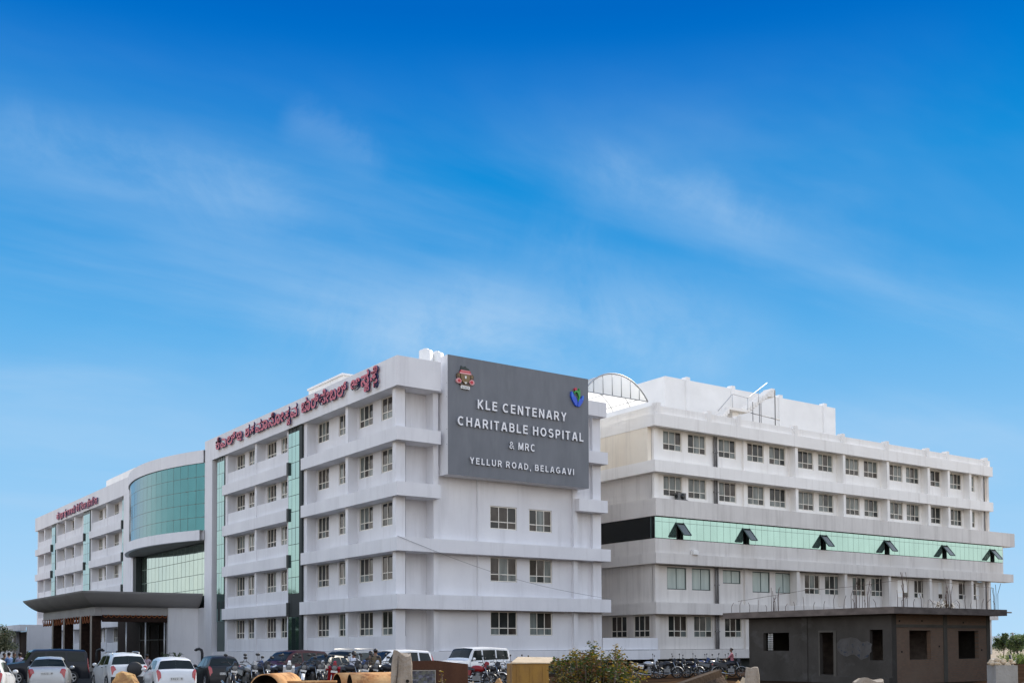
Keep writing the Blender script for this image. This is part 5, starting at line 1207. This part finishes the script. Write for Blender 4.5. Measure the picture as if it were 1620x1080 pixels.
# ================================================================ foreground
rust = mat('rusty_ochre_steel', (.62, .37, .17), .85, spec=.2, col2=(.42, .19, .07), vscale=(1.6, 1.6, 1.6), detail=8, lo=.4, hi=.62, bump=.4, bscale=14, dirt=((.14, .05, .025), (2.5, 2.5, 1.2), .52, .66, .8))
dark_in = mat('dark_pipe_inside', (.035, .022, .015), .95, var=.3, vscale=(4, 4, 4))  # dark brown lining inside the pipe shell
RIGHT = Vector((math.cos(YAW), -math.sin(YAW), 0)); FWD = Vector((math.sin(YAW), math.cos(YAW), 0))
def pipe(label, pa, pb, R, group='rusty pipes lying in the foreground'):
    pa, pb = Vector(pa), Vector(pb); t = thing('steel_pipe', label, 'pipe', (*((pa+pb)/2).to_tuple()[:2], 0), 0, group); o = Vector((*((pa+pb)/2).to_tuple()[:2], 0))
    L_ = (pb-pa).length; ax = (pb-pa).normalized()
    m = MB(); m.lathe(pa-o, ax, [(0, R-.03), (0, R), (L_*.33, R*1.003), (L_*.66, R*.997), (L_, R), (L_, R-.03)], 40, 0); m.build('shell', rust, t)
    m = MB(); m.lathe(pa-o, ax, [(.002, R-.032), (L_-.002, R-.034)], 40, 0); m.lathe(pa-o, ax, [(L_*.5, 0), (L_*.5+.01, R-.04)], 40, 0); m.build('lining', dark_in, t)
    return t
def at(px, D, z): return Vector((*bearing(px, D), z))
pipe('short rusty pipe with its dark open end toward the black hatchback', at(419, 29.5, .72), at(456, 31.3, .72), .45)
pipe('long rusty pipe nearest the stone post, dark round end on its left', at(553, 29.6, .72), at(655, 30.2, .72), .45)
pipe('rusty pipe lying behind the long one, its end showing to the left', at(533, 31.6, .70), at(640, 32.6, .70), .44)
t = thing('steel_beam', 'flat orange-brown steel beam lying between the rusty pipes', 'beam', (*bearing(494, 28), .22), math.atan2(RIGHT.y, RIGHT.x)+rad(5))
m = MB()
for z0, z1, y in ((.76, .80, .16), (.44, .48, .16), (.48, .76, .02)): m.box(-.62, .62, -y, y, z0, z1)
m.build('web', rust, t); m = MB(); m.box(-.6, -.4, -.2, .2, 0, .44); m.box(.4, .6, -.2, .2, 0, .44); m.build('block', concrete, t)
# boulder
stone_o = mat('sandy_ochre_stone', (.52, .33, .13), .9, col2=(.40, .22, .09), vscale=(5, 5, 5), detail=9, bump=.7, bscale=9, dirt=((.20, .10, .05), (3, 3, 3), .5, .62, .7))
stone_g = mat('weathered_grey_stone', (.33, .285, .235), .9, col2=(.235, .20, .165), vscale=(5, 5, 2), detail=9, bump=.5, bscale=22, dirt=((.15, .12, .085), (7, 7, 2), .52, .68, .7))
def rock(name, label, loc, sx, sy, sz, m_, seed, taper=.3, group=None, n=22):
    r2 = random.Random(seed); t = MB(); fr = [(Vector((r2.uniform(-1, 1), r2.uniform(-1, 1), r2.uniform(-1, 1))).normalized(), r2.uniform(.60, .85)) for _ in range(20)]
    vs = []; fs = []
    for i in range(n+1):
        th = math.pi*i/n
        for k in range(n*2):
            d = Vector((math.sin(th)*math.cos(math.pi*k/n), math.sin(th)*math.sin(math.pi*k/n), math.cos(th))); r = 1.0
            for nn, c in fr:
                q = d.dot(nn)
                if q*r > c: r = c/q
            r *= 1+.03*math.sin(9*d.x+seed)*math.sin(8*d.y)*math.sin(7*d.z)
            p = d*r; s = 1-taper*max(0, p.z); vs.append((p.x*sx*s, p.y*sy*s, (p.z+.9)*sz))
    for i in range(n):
        for k in range(n*2): fs.append((i*n*2+k, (i+1)*n*2+k, (i+1)*n*2+(k+1) % (n*2), i*n*2+(k+1) % (n*2)))
    t.add(vs, fs, 0, True); o = t.build(name, m_, weld=True, angle=30); o.location = loc; return tag(o, label, 'rock', group)
bm = bmesh.new(); rb = random.Random(12)
for u, v, z in ((-.26, -.1, 0), (.28, -.12, 0), (.3, .2, 0), (-.25, .22, 0), (-.24, -.12, .9), (.27, -.14, .95), (.29, .16, 1.0), (-.22, .2, 1.05), (-.235, -.06, 1.2), (.22, -.1, 1.2), (.235, .08, 1.22), (-.15, -.05, 1.41), (-.08, .06, 1.46), (-.03, -.06, 1.42), (.03, .02, 1.36), (.1, -.06, 1.37), (.14, .06, 1.39), (.19, .0, 1.30), (-.2, .08, 1.34)):
    bm.verts.new((u, v, z))
bmesh.ops.convex_hull(bm, input=bm.verts); bmesh.ops.triangulate(bm, faces=bm.faces); bmesh.ops.subdivide_edges(bm, edges=bm.edges, cuts=2, use_grid_fill=True)
for v in bm.verts: v.co += Vector((rb.uniform(-1, 1), rb.uniform(-1, 1), rb.uniform(-1, 1)*(v.co.z > .05)))*.013
me = bpy.data.meshes.new('boulder'); bm.to_mesh(me); bm.free(); me.materials.append(stone_o); o = bpy.data.objects.new('boulder', me); COL.objects.link(o); o.location = (*bearing(199, 20), 0); o.rotation_euler = (0, 0, -YAW)
tag(o, 'chunky ochre boulder in front of the compact SUV tailgate', 'rock')
# stone posts
def stone_post(label, loc, w, d, h, rz, seed, lean=0.0, lump=.03, group='rough stone posts in the foreground'):
    r2 = random.Random(seed); m = MB(); nz, nc = 16, 28; vs = []
    for i in range(nz+1):
        z = h*i/nz
        for k in range(nc):
            a = 2*math.pi*k/nc; c, s = math.cos(a), math.sin(a); q = max(abs(c), abs(s))**.8; f = 1-.16*(i/nz)**2-(.10 if i == nz else 0)
            zz = z+(0 if i < nz else min(w, .2)*(.12 if h > 1.75 else .05)*(math.sin(3*a+seed)+.7*math.sin(2*a)))
            vs.append((c/q*w/2*f+lean*z+lump*.4*math.sin(4*z+2*a+seed)*.3+r2.uniform(-.004, .004), s/q*d/2*f+r2.uniform(-.004, .004), zz))
    m.add(vs, [(i*nc+k, i*nc+(k+1) % nc, (i+1)*nc+(k+1) % nc, (i+1)*nc+k) for i in range(nz) for k in range(nc)], 0, True)
    m.add(vs[-nc:], [tuple(range(nc))], 0); o = m.build('stone_post', stone_g, weld=True, angle=45); o.location = loc; o.rotation_euler = (0, 0, rz); return tag(o, label, 'post', group)
ps = stone_post('tall split grey stone post with a round bolt hole, left of the rusty sheet', (*bearing(633, 11.6), 0), .25, .2, 1.79, -YAW+rad(8), 2, .008)
m = MB(); m.lathe((.07, -.118, 1.50), (0, -1, 0), [(0, .0), (0.002, .017), (.012, .019)], 14); m.build('bolt_hole', hm, ps)
m = MB(); m.tube([(-.025, -.108, 1.77), (-.032, -.112, 1.6), (-.05, -.115, 1.45), (-.06, -.12, 1.25)], [.004, .007, .008, .006], 6); m.build('crack', mat('dark_crack', (.07, .055, .045), .95, var=.2), ps)
stone_post('squat pale stone post in front of the unfinished building, flat top', (*bearing(1189, 15), 0), .22, .17, 1.555, -YAW-rad(18), 4, 0, .01)
stone_post('rounded post top close to the camera at the bottom edge', (*bearing(1372, 5.2), 0), .16, .15, 1.688, -YAW+rad(20), 9, 0, .01)
# rusty steel sheet with a set-in tile panel
rs = mat('dark_brown_rusty_sheet', (.05, .023, .015), .85, spec=.15, col2=(.075, .036, .022), vscale=(3, 3, 1.5), detail=8, bump=.15, bscale=20, dirt=((.05, .025, .018), (4, 4, 1), .5, .7, .8))
t = thing('steel_sheet', 'dark brown rusty steel sheet box right of the tall stone post', 'steel sheet', (*bearing(694, 13), 0), -YAW+rad(2))
m = MB(); m.add([(-.38, -.02, 0), (.345, -.02, 0), (.345, -.02, 1.655), (-.05, -.02, 1.70), (-.38, -.02, 1.692), (-.38, .02, 0), (.345, .02, 0), (.345, .02, 1.655), (-.05, .02, 1.70), (-.38, .02, 1.692)],
    [(0, 1, 2, 3, 4), (9, 8, 7, 6, 5), (0, 5, 6, 1), (1, 6, 7, 2), (2, 7, 8, 3), (3, 8, 9, 4), (4, 9, 5, 0)]); m.box(.30, .345, .021, .5, 0, 1.64); m.build('sheet', rs, t)
tile = mat('mottled_slate_panel', (.085, .09, .075), .7, col2=(.03, .03, .045), vscale=(26, 26, 26), detail=4, lo=.42, hi=.56, dirt=((.13, .14, .19), (20, 20, 30), .5, .6, .7))
m = MB(); m.box(-.36, -.045, -.034, -.022, 1.0, 1.575); m.build('slate_panel', tile, t)
m = MB(); m.box(-.372, -.036, -.04, -.035, 1.576, 1.586); m.box(-.045, -.036, -.04, -.022, 1.0, 1.576); m.build('panel_edge', concrete, t)
# yellow steel tank with leaves on its sloping top
yel = mat('stained_yellow_paint', (.27, .145, .022), .7, col2=(.17, .085, .02), vscale=(3, 3, 1), detail=8, lo=.42, hi=.62, bump=.1, dirt=((.12, .05, .02), (4, 4, 1), .54, .68, .8))
sand = mat('pale_dry_sand', (.52, .42, .30), .95, col2=(.42, .33, .22), vscale=(6, 6, 6), detail=9, bump=.4, bscale=30)
t = thing('steel_tank', 'rusty yellow steel tank with fallen leaves on its pale sloping lid beside the bush', 'tank', (*bearing(834, 17), 0), -YAW+rad(6))
m = MB(); m.box(-.27, .29, -.3, .55, 0, 1.595); m.build('tank_body', yel, t)
m = MB(); m.add([(-.29, -.32, 1.60), (.31, -.32, 1.60), (.55, .9, 1.665), (-.05, .9, 1.675), (-.29, -.32, 1.62), (.31, -.32, 1.612), (.55, .9, 1.685), (-.05, .9, 1.695)], [(0, 1, 2, 3), (7, 6, 5, 4), (0, 4, 5, 1), (1, 5, 6, 2), (2, 6, 7, 3), (3, 7, 4, 0)]); m.build('lid', sand, t)
for k in range(3):
    m = MB(); x = -.2+.2*k; m.box(x, x+.03, -.31, -.301, .9, 1.56); m.build('rib', yel, t)
# leaf builder -------------------------------------------------------
def leaves(name, mats, centers, radii, count, size, parent, seed, flat=.5, weights=None):
    g_ = np.random.default_rng(seed); nC = len(centers); idx = g_.integers(0, nC, count); C_ = np.array([tuple(c) for c in centers])[idx]; Rr = np.array(radii)[idx]
    d = g_.normal(size=(count, 3)); d /= np.linalg.norm(d, axis=1)[:, None]; rr2 = g_.random(count)**.45
    P_ = C_+d*rr2[:, None]*(Rr if Rr.ndim == 2 else Rr[:, None]); a = g_.normal(size=(count, 3)); a /= np.linalg.norm(a, axis=1)[:, None]; a[:, 2] *= flat; b = np.cross(a, g_.normal(size=(count, 3))); b /= np.linalg.norm(b, axis=1)[:, None]+1e-9
    s = size*(.6+.8*g_.random(count))[:, None]; n_ = np.cross(a, b)
    v = np.stack([P_-a*s, P_+b*s*.42+n_*s*.12, P_+a*s, P_-b*s*.42+n_*s*.12], 1).reshape(-1, 3)
    me = bpy.data.meshes.new(name); me.from_pydata(v.tolist(), [], np.arange(count*4).reshape(-1, 4).tolist())
    for m_ in mats: me.materials.append(m_)
    clump = g_.integers(0, len(mats), nC)[idx]; pick = np.where(g_.random(count) < .55, clump, g_.integers(0, len(mats), count)); me.polygons.foreach_set('material_index', pick.astype(np.int32)); me.update()
    o = bpy.data.objects.new(name, me); COL.objects.link(o); o.parent = parent; return o
def leafm(name, c, tr=.35):
    if name in MATS: return MATS[name]
    m = bpy.data.materials.new(name); MATS[name] = m; m.use_nodes = True; n_, l_ = m.node_tree.nodes, m.node_tree.links; p = n_['Principled BSDF']; p.inputs['Base Color'].default_value = (*c, 1); p.inputs['Roughness'].default_value = .55
    tr2 = N(n_, 'ShaderNodeBsdfTranslucent'); tr2.inputs[0].default_value = (c[0]*1.2, c[1]*1.3, c[2]*.7, 1); ms = N(n_, 'ShaderNodeMixShader'); ms.inputs[0].default_value = tr
    tc_ = N(n_, 'ShaderNodeTexCoord'); ns = N(n_, 'ShaderNodeTexNoise'); ns.inputs['Scale'].default_value = 3; l_.new(tc_.outputs['Object'], ns.inputs[0]); r_ = ramp(n_, [(.35, (*c, 1)), (.65, (*[x*.7 for x in c], 1))]); l_.new(ns.outputs['Fac'], r_.inputs[0]); l_.new(r_.outputs[0], p.inputs['Base Color'])
    l_.new(p.outputs[0], ms.inputs[1]); l_.new(tr2.outputs[0], ms.inputs[2]); l_.new(ms.outputs[0], n_['Material Output'].inputs[0]); return m
LY = [leafm('olive_leaf', (.085, .085, .018)), leafm('yellow_leaf', (.24, .16, .02)), leafm('green_leaf', (.045, .075, .015)), leafm('brown_leaf', (.12, .055, .02))]
bark = mat('grey_brown_bark', (.10, .07, .05), .9, var=.4, vscale=(8, 8, 2))
# bush
def bush(name, label, loc, W_, Dp, H_, nst, count, size, mats, seed, cat='bush', group=None, dome=False):
    r2 = random.Random(seed); t = thing(name, label, cat, (*loc, 0), 0, group); m = MB(); cs, rs2 = [], []
    for k in range(nst):
        a = r2.uniform(0, 6.28); rr_2 = math.sqrt(r2.random()); x, y = W_*rr_2*math.cos(a), Dp*rr_2*math.sin(a); hh = H_*(1-(.24 if dome else .55)*rr_2**2)*r2.uniform(.80, 1.04)
        p0 = Vector((x*.25, y*.25, 0)); p1 = Vector((x*.7, y*.7, hh*.55)); p2 = Vector((x, y, hh)); m.tube([p0, p1, p2], [.018*H_, .010*H_, .003*H_], 5)
        for q in (.2, .35, .5, .62, .75, .88, 1.0):
            c = p0.lerp(p1, q*1.6) if q < .6 else p1.lerp(p2, (q-.6)/.4); cs.append(c+Vector((r2.uniform(-.08, .08)*W_, r2.uniform(-.08, .08)*W_, 0))); rs2.append(r2.uniform(.09, .2)*W_*(1.15-.6*q)+.03*H_)
    m.build('stems', bark, t); leaves('foliage', mats, cs, rs2, count, size, t, seed); return t
bush('bush', 'large olive and yellow leafy bush right of the yellow tank', bearing(938, 14.5), .64, .6, 1.86, 100, 42000, .026, LY, 11, dome=True)
bush('dry_leaf_litter', 'brown and yellow leaves spilling over the lid of the yellow tank', bearing(857, 17.6), .2, .35, 1.80, 10, 500, .03, [LY[1], LY[3]], 13, 'leaves')
bush('young_bush', 'small yellow-flowered weed growing against the rusty steel sheet', bearing(698, 12.6), .06, .06, 1.60, 6, 260, .022, [LY[1], LY[1], LY[0]], 15, 'weed')
bush('young_bush', 'small yellow-green weed beside the front wheel near the timber beam', bearing(1143, 30), .22, .22, 1.22, 7, 300, .05, [LY[1], LY[2]], 17, 'weed')
# timber, mounds, rubble
wood = mat('dark_weathered_timber', (.06, .038, .022), .85, spec=0.15, col2=(.035, .022, .014), vscale=(2, 2, 12), detail=7, bump=.3)
t = thing('timber_beam', 'long dark timber beam sloping up to the right before the parked motorcycles', 'beam', (*bearing(1060, 16), 0)); a_, b_ = at(1030, 15, 1.22), at(1136, 17, 1.49); o = Vector((*bearing(1060, 16), 0))
d = (b_-a_).normalized(); sd_ = Vector((d.y, -d.x, 0)).normalized(); up = sd_.cross(d)
M_ = Matrix(((d.x, sd_.x, up.x, a_.x-o.x), (d.y, sd_.y, up.y, a_.y-o.y), (d.z, sd_.z, up.z, a_.z-o.z), (0, 0, 0, 1))); m = MB(); m.obox(M_, -.3, (b_-a_).length, -.05, .05, -.11, 0); m.build('beam', wood, t)
m = MB(); m.box(.55, .67, -.02, .1, 0, 1.2); m.box(-.7, -.58, -.05, .08, 0, 1.02); m.build('trestle', wood, t)
def plateau(label, p0, p1, D0, D1, h):
    # low flat-topped bank of earth that the two-wheelers stand on
    c = [Vector((*bearing(a, d), 0)) for a, d in ((p0, D0), (p1, D0), (p1, D1), (p0, D1))]; ce = sum(c, Vector())/4
    m = MB(); top = [Vector((*(p.xy), h)) for p in c]; bot = [ce+(p-ce)*(1+2.2*h/(p-ce).length) for p in c]; bot = [Vector((p.x, p.y, -.01)) for p in bot]
    m.add(top+bot, [(0, 1, 2, 3), (0, 4, 5, 1), (1, 5, 6, 2), (2, 6, 7, 3), (3, 7, 4, 0)]); return tag(m.build('earth_bank', soil), label, 'earth bank')
plateau('flat earth bank under the left row of motorcycles', 352, 660, 36.5, 47, .32); plateau('flat earth bank under the motorcycles by the white jeep', 715, 870, 42, 50, .2); plateau('flat earth bank under the motorcycles of the right wing', 1005, 1178, 55, 64, .14)
def mound(name, label, loc, rx_, ry_, h, m_, seed, cat='mound'):
    m = MB(); n = 30; vs = []; r2 = random.Random(seed); ph = [r2.uniform(0, 6.28) for _ in range(4)]
    for j in range(n+1):
        for i in range(n+1):
            u, v = -1+2*i/n, -1+2*j/n; r = math.sqrt(u*u+v*v); z = max(0, 1-r*r)**1.2*h*(1+.14*math.sin(5*u+ph[0])*math.cos(4*v+ph[1]))+.02*h*r2.uniform(-1, 1)*(r < 1); vs.append((u*rx_, v*ry_, z if r < 1 else -.02))
    m.add(vs, [(j*(n+1)+i, j*(n+1)+i+1, (j+1)*(n+1)+i+1, (j+1)*(n+1)+i) for j in range(n) for i in range(n)], 0, True); o = m.build(name, m_); o.location = (*loc, 0); return tag(o, label, cat)
gravel = mat('brown_gravel', (.10, .068, .047), .95, spec=0.1, col2=(.05, .034, .024), vscale=(22, 22, 22), detail=6, bump=.8, bscale=25)
earth = mat('loose_dark_earth', (.04, .024, .014), .95, spec=0.0, col2=(.085, .05, .028), vscale=(3, 3, 3), detail=9, bump=.7, bscale=10)
mound('gravel_heap', 'heap of brown gravel at the bottom edge right of the timber beam', bearing(1132, 21), .75, .8, 1.27, gravel, 1, 'gravel heap')
mound('earth_bank', 'low bank of reddish earth below the motorcycles right of the bush', bearing(1085, 46), 5.5, 3, .42, earth, 2, 'earth bank')
mound('earth_bank', 'dark earth bank along the foot of the unfinished building', bearing(1330, 40), 5, 2.5, .45, earth, 3, 'earth bank')
rng2 = random.Random(21)
for i, (px, D, s, lab) in enumerate(((1168, 24, .35, 'flat ochre stone slab right of the gravel heap'), (748, 20, .27, 'pale rounded stone at the foot of the rusty sheet'), (790, 22, .3, 'pale broken stone slab left of the yellow tank'),
        (842, 14, .22, 'small pale stone in front of the yellow tank'), (474, 31, .28, 'white limestone block beside the short rusty pipe'), (1178, 20, .26, 'pale stone against the squat stone post'))):
    rock('loose_stone', lab, (*bearing(px, D), 0), s, s*.8, (1.85-55.0/1724.8*D-.01)/1.75 if D < 30 else .42, sand if i % 2 else stone_o, 30+i, .15, 'loose stones in the foreground', 12)
# right edge: rubble pillar, leaning pole, debris
t = thing('rubble_pillar', 'broken plastered pillar topped with rubble right of the unfinished building', 'pillar', (*bearing(1582, 27), 0), -YAW)
m = MB(); m.box(-.24, .30, -.25, .25, 0, 1.35); m.build('shaft', concrete, t)
r3 = random.Random(5); m = MB()
for k in range(26): m.ball((r3.uniform(-.26, .32), r3.uniform(-.2, .2), 1.36+r3.uniform(0, .12)), r3.uniform(.04, .09), 1, .8, .7, 6)
m.build('rubble', sand, t)
t = thing('leaning_pole', 'thin black pole leaning over at the right edge near the rubble', 'pole', (*bearing(1612, 30), 0)); o = Vector((*bearing(1612, 30), 0)); m = MB(); m.tube([(0, 0, 0), at(1597, 30.5, 1.57)-o], .045, 8); m.build('shaft', trim_m, t)
mound('rubble_heap', 'reddish rubble heap at the bottom right corner', bearing(1622, 29), .9, .8, .95, gravel, 6, 'rubble')
t = thing('utility_pole', 'thin grey leaning utility pole among the far trees at the right edge', 'pole', (*bearing(1612, 120), 0)); o = Vector((*bearing(1612, 120), 0)); m = MB(); m.tube([(0, 0, 0), at(1601, 120, 3.2)-o], .12, 8); m.build('shaft', concrete, t)
# far-end gallery column of the right wing seen past the small building is part of the wing; trees beyond it
def tree(name, label, loc, H_, W_, mats, seed, count, size, trunk=.12, group=None):
    r2 = random.Random(seed); t = thing(name, label, 'tree', (*loc, 0), 0, group); m = MB(); top = Vector((r2.uniform(-.3, .3), r2.uniform(-.3, .3), H_*.62)); m.tube([(0, 0, 0), top*.5, top], [trunk*H_*.18, trunk*H_*.12, trunk*H_*.05], 8); cs, rs2 = [], []
    for k in range(16):
        a = r2.uniform(0, 6.28); el = r2.uniform(.1, 1); b = top*(r2.uniform(.5, 1)); e = Vector((math.cos(a)*W_*math.sqrt(1-el*el*.7)*r2.uniform(.5, 1), math.sin(a)*W_*math.sqrt(1-el*el*.7)*r2.uniform(.5, 1), H_*(.42+.55*el)))
        m.tube([b, b.lerp(e, .5)+Vector((0, 0, .05*H_)), e], [trunk*H_*.05, trunk*H_*.03, trunk*H_*.01], 5)
        for q in (.6, .85, 1.0): cs.append(b.lerp(e, q)); rs2.append(W_*r2.uniform(.16, .34))
    m.build('trunk', bark, t); leaves('crown', mats, cs, rs2, count, size, t, seed, 1.0); return t
LT = [leafm('far_green_leaf', (.10, .14, .06)), leafm('far_light_leaf', (.13, .17, .06)), leafm('far_dark_leaf', (.035, .06, .025))]
LP2 = [leafm('pale_dusty_leaf', (.45, .44, .30)), leafm('dusty_leaf', (.26, .26, .15)), leafm('far_dark_leaf', (.035, .06, .025))]
TL = 'trees beyond the paved yard'
for px, D, H_, W_, lab, sd2 in ((1608, 118, 2.7, 1.5, 'broad dark green tree beyond the paved yard behind the thin pole', 41), (1585, 124, 3.3, .9, 'tall slim tree beyond the yard, close to the end of the right wing', 42), (1600, 150, 3.0, 2.8, 'pale tall tree farthest back beyond the yard', 43),
        (1622, 126, 3.0, 1.9, 'green tree cut by the right edge beyond the yard', 44), (1640, 140, 3.2, 2.6, 'large tree just outside the right edge beyond the yard', 45)):
    tree('tree', lab, bearing(px, D), H_, W_, LT, sd2, 2200, .13, group=TL)
for px, D, W_, lab in ((1592, 108, 1.6, 'light green bush at the edge of the yard beside the end of the wing'), (1606, 106, 2.0, 'light green bush at the edge of the yard under the dark tree'), (1621, 107, 1.8, 'light green bush at the right edge of the yard')):
    bush('bush', lab, bearing(px, D), W_, 1.0, 1.15, 14, 1500, .07, [leafm('bright_grass_leaf', (.22, .30, .06)), LT[1]], int(px), group='bushes at the edge of the yard')
tree('tree', 'dusty pale tree at the far left edge before the annex', bearing(0, 80), 3.5, 1.2, LP2, 51, 3600, .08)
tree('tree', 'dusty tree half outside the left edge', bearing(-22, 80), 3.6, 1.6, LP2, 52, 2600, .11)
rf = mat('red_clay_roof', (.33, .07, .04), .8, var=.25, vscale=(3, 3, 3))
t = thing('house', 'small red-roofed house at the very left edge behind the annex', 'house', (*bearing(-14, 150), 0), -YAW)
m = MB(); m.box(-3.6, 3.4, 0, 5, 0, 2.6); m.build('wall', paint_a, t); m = MB(); m.prism([(-4, 2.6), (3.8, 2.6), (0, 4.2)], lambda u, d, w: (u, d, w), -.3, 5.3, 0); m.build('roof', rf, t)
# potted palms and bollard lamps by the porch
for i, (px, D, lab) in enumerate(((320, 88, 'dark curved lamp bollard against the portal pier right of the porch'), (153, 88, 'dark curved lamp bollard at the front of the porch steps'))):
    t = thing('bollard_lamp', lab, 'lamp', (*bearing(px, D), 0), -YAW+rad(180*i), 'curved lamp bollards by the porch'); m = MB(); m.tube([(0, 0, 0), (0, 0, 1.5), (-.06, 0, 1.75), (-.25, 0, 1.85), (-.5, 0, 1.8)], .11, 10); m.build('post', trim_m, t); m = MB(); m.ball((-.5, 0, 1.76), .16, 1, .8, .6, 10); m.build('lamp_head', trim_m, t)
for px, D, lab in ((280, 89, 'small spiky potted palm by the porch side wall, right one'), (262, 90, 'small spiky potted plant at the corner of the porch side wall')):
    t = thing('potted_palm', lab, 'plant', (*bearing(px, D), 0), 0, 'potted plants by the porch side wall'); m = MB(); m.lathe((0, 0, 0), (0, 0, 1), [(0, 0), (0, .2), (.5, .3), (.5, 0)], 14); m.build('pot', trim_m, t); m = MB(); r4 = random.Random(int(px))
    for k in range(22):
        a = r4.uniform(0, 6.28); l = r4.uniform(.5, .85); e = r4.uniform(.3, 1.3); s_ = Vector((-math.sin(a), math.cos(a), 0))*.05; p0 = Vector((0, 0, .9)); m.add([p0, p0+Vector((math.cos(a)*l*.5, math.sin(a)*l*.5, e*.55))+s_, p0+Vector((math.cos(a)*l, math.sin(a)*l, e*.45)), p0+Vector((math.cos(a)*l*.5, math.sin(a)*l*.5, e*.55))-s_], [(0, 1, 2, 3)])
    m.tube([(0, 0, .45), (0, 0, .95)], .05, 6); m.build('fronds', LT[0], t)

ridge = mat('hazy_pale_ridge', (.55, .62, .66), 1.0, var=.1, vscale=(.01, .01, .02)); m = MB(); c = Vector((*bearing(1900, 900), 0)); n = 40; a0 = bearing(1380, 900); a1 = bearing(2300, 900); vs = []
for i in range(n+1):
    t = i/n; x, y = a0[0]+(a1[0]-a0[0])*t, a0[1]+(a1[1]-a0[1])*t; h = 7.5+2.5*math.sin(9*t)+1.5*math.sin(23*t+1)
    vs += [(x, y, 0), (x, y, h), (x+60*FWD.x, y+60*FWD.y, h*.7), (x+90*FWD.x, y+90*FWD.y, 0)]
m.add(vs, [(4*i+k, 4*i+4+k, 4*i+5+k, 4*i+1+k) for i in range(n) for k in range(3)], 0, True); tag(m.build('distant_haze_ridge', ridge), kind='structure')  # low ridge for the pale band on the horizon, haze put into its colour

# unseen tree belts added to block the bright low sky from the lower storeys
def belt(name, label, pts, H_, wid, count, seed):
    r2 = random.Random(seed); cs, rr3 = [], []; t = bpy.data.objects.new(name, None); COL.objects.link(t)
    for (xa, ya), (xb, yb) in zip(pts, pts[1:]):
        L_ = math.hypot(xb-xa, yb-ya); k = int(L_/2.2)
        for i in range(k):
            q = i/k; hh = H_*r2.uniform(.8, 1.1)
            for z in (.15, .35, .55, .75, .92): cs.append((xa+(xb-xa)*q+r2.uniform(-1, 1)*wid*.4, ya+(yb-ya)*q+r2.uniform(-1, 1)*wid*.4, hh*z)); rr3.append(r2.uniform(1.3, 2.1))
    o = leaves(name, LT, cs, rr3, count, .55, None, seed, 1.0); bpy.data.objects.remove(t); return tag(o, label, 'added shade trees', kind='stuff')
belt('shade_tree_belt', 'unseen belt of dark trees added beside the car park to block low sky', [(-33, -14), (-23, 40)], 9.5, 3, 9000, 71)
belt('shade_tree_belt', 'lower unseen belt of dark trees added opposite the porch to block low sky', [(-23, 42), (-13, 98)], 8, 3, 7000, 73)
belt('shade_tree_belt', 'unseen belt of dark trees added right of the view to block low sky', [(3, -48), (34, -31), (66, -11)], 10, 3, 12000, 72)
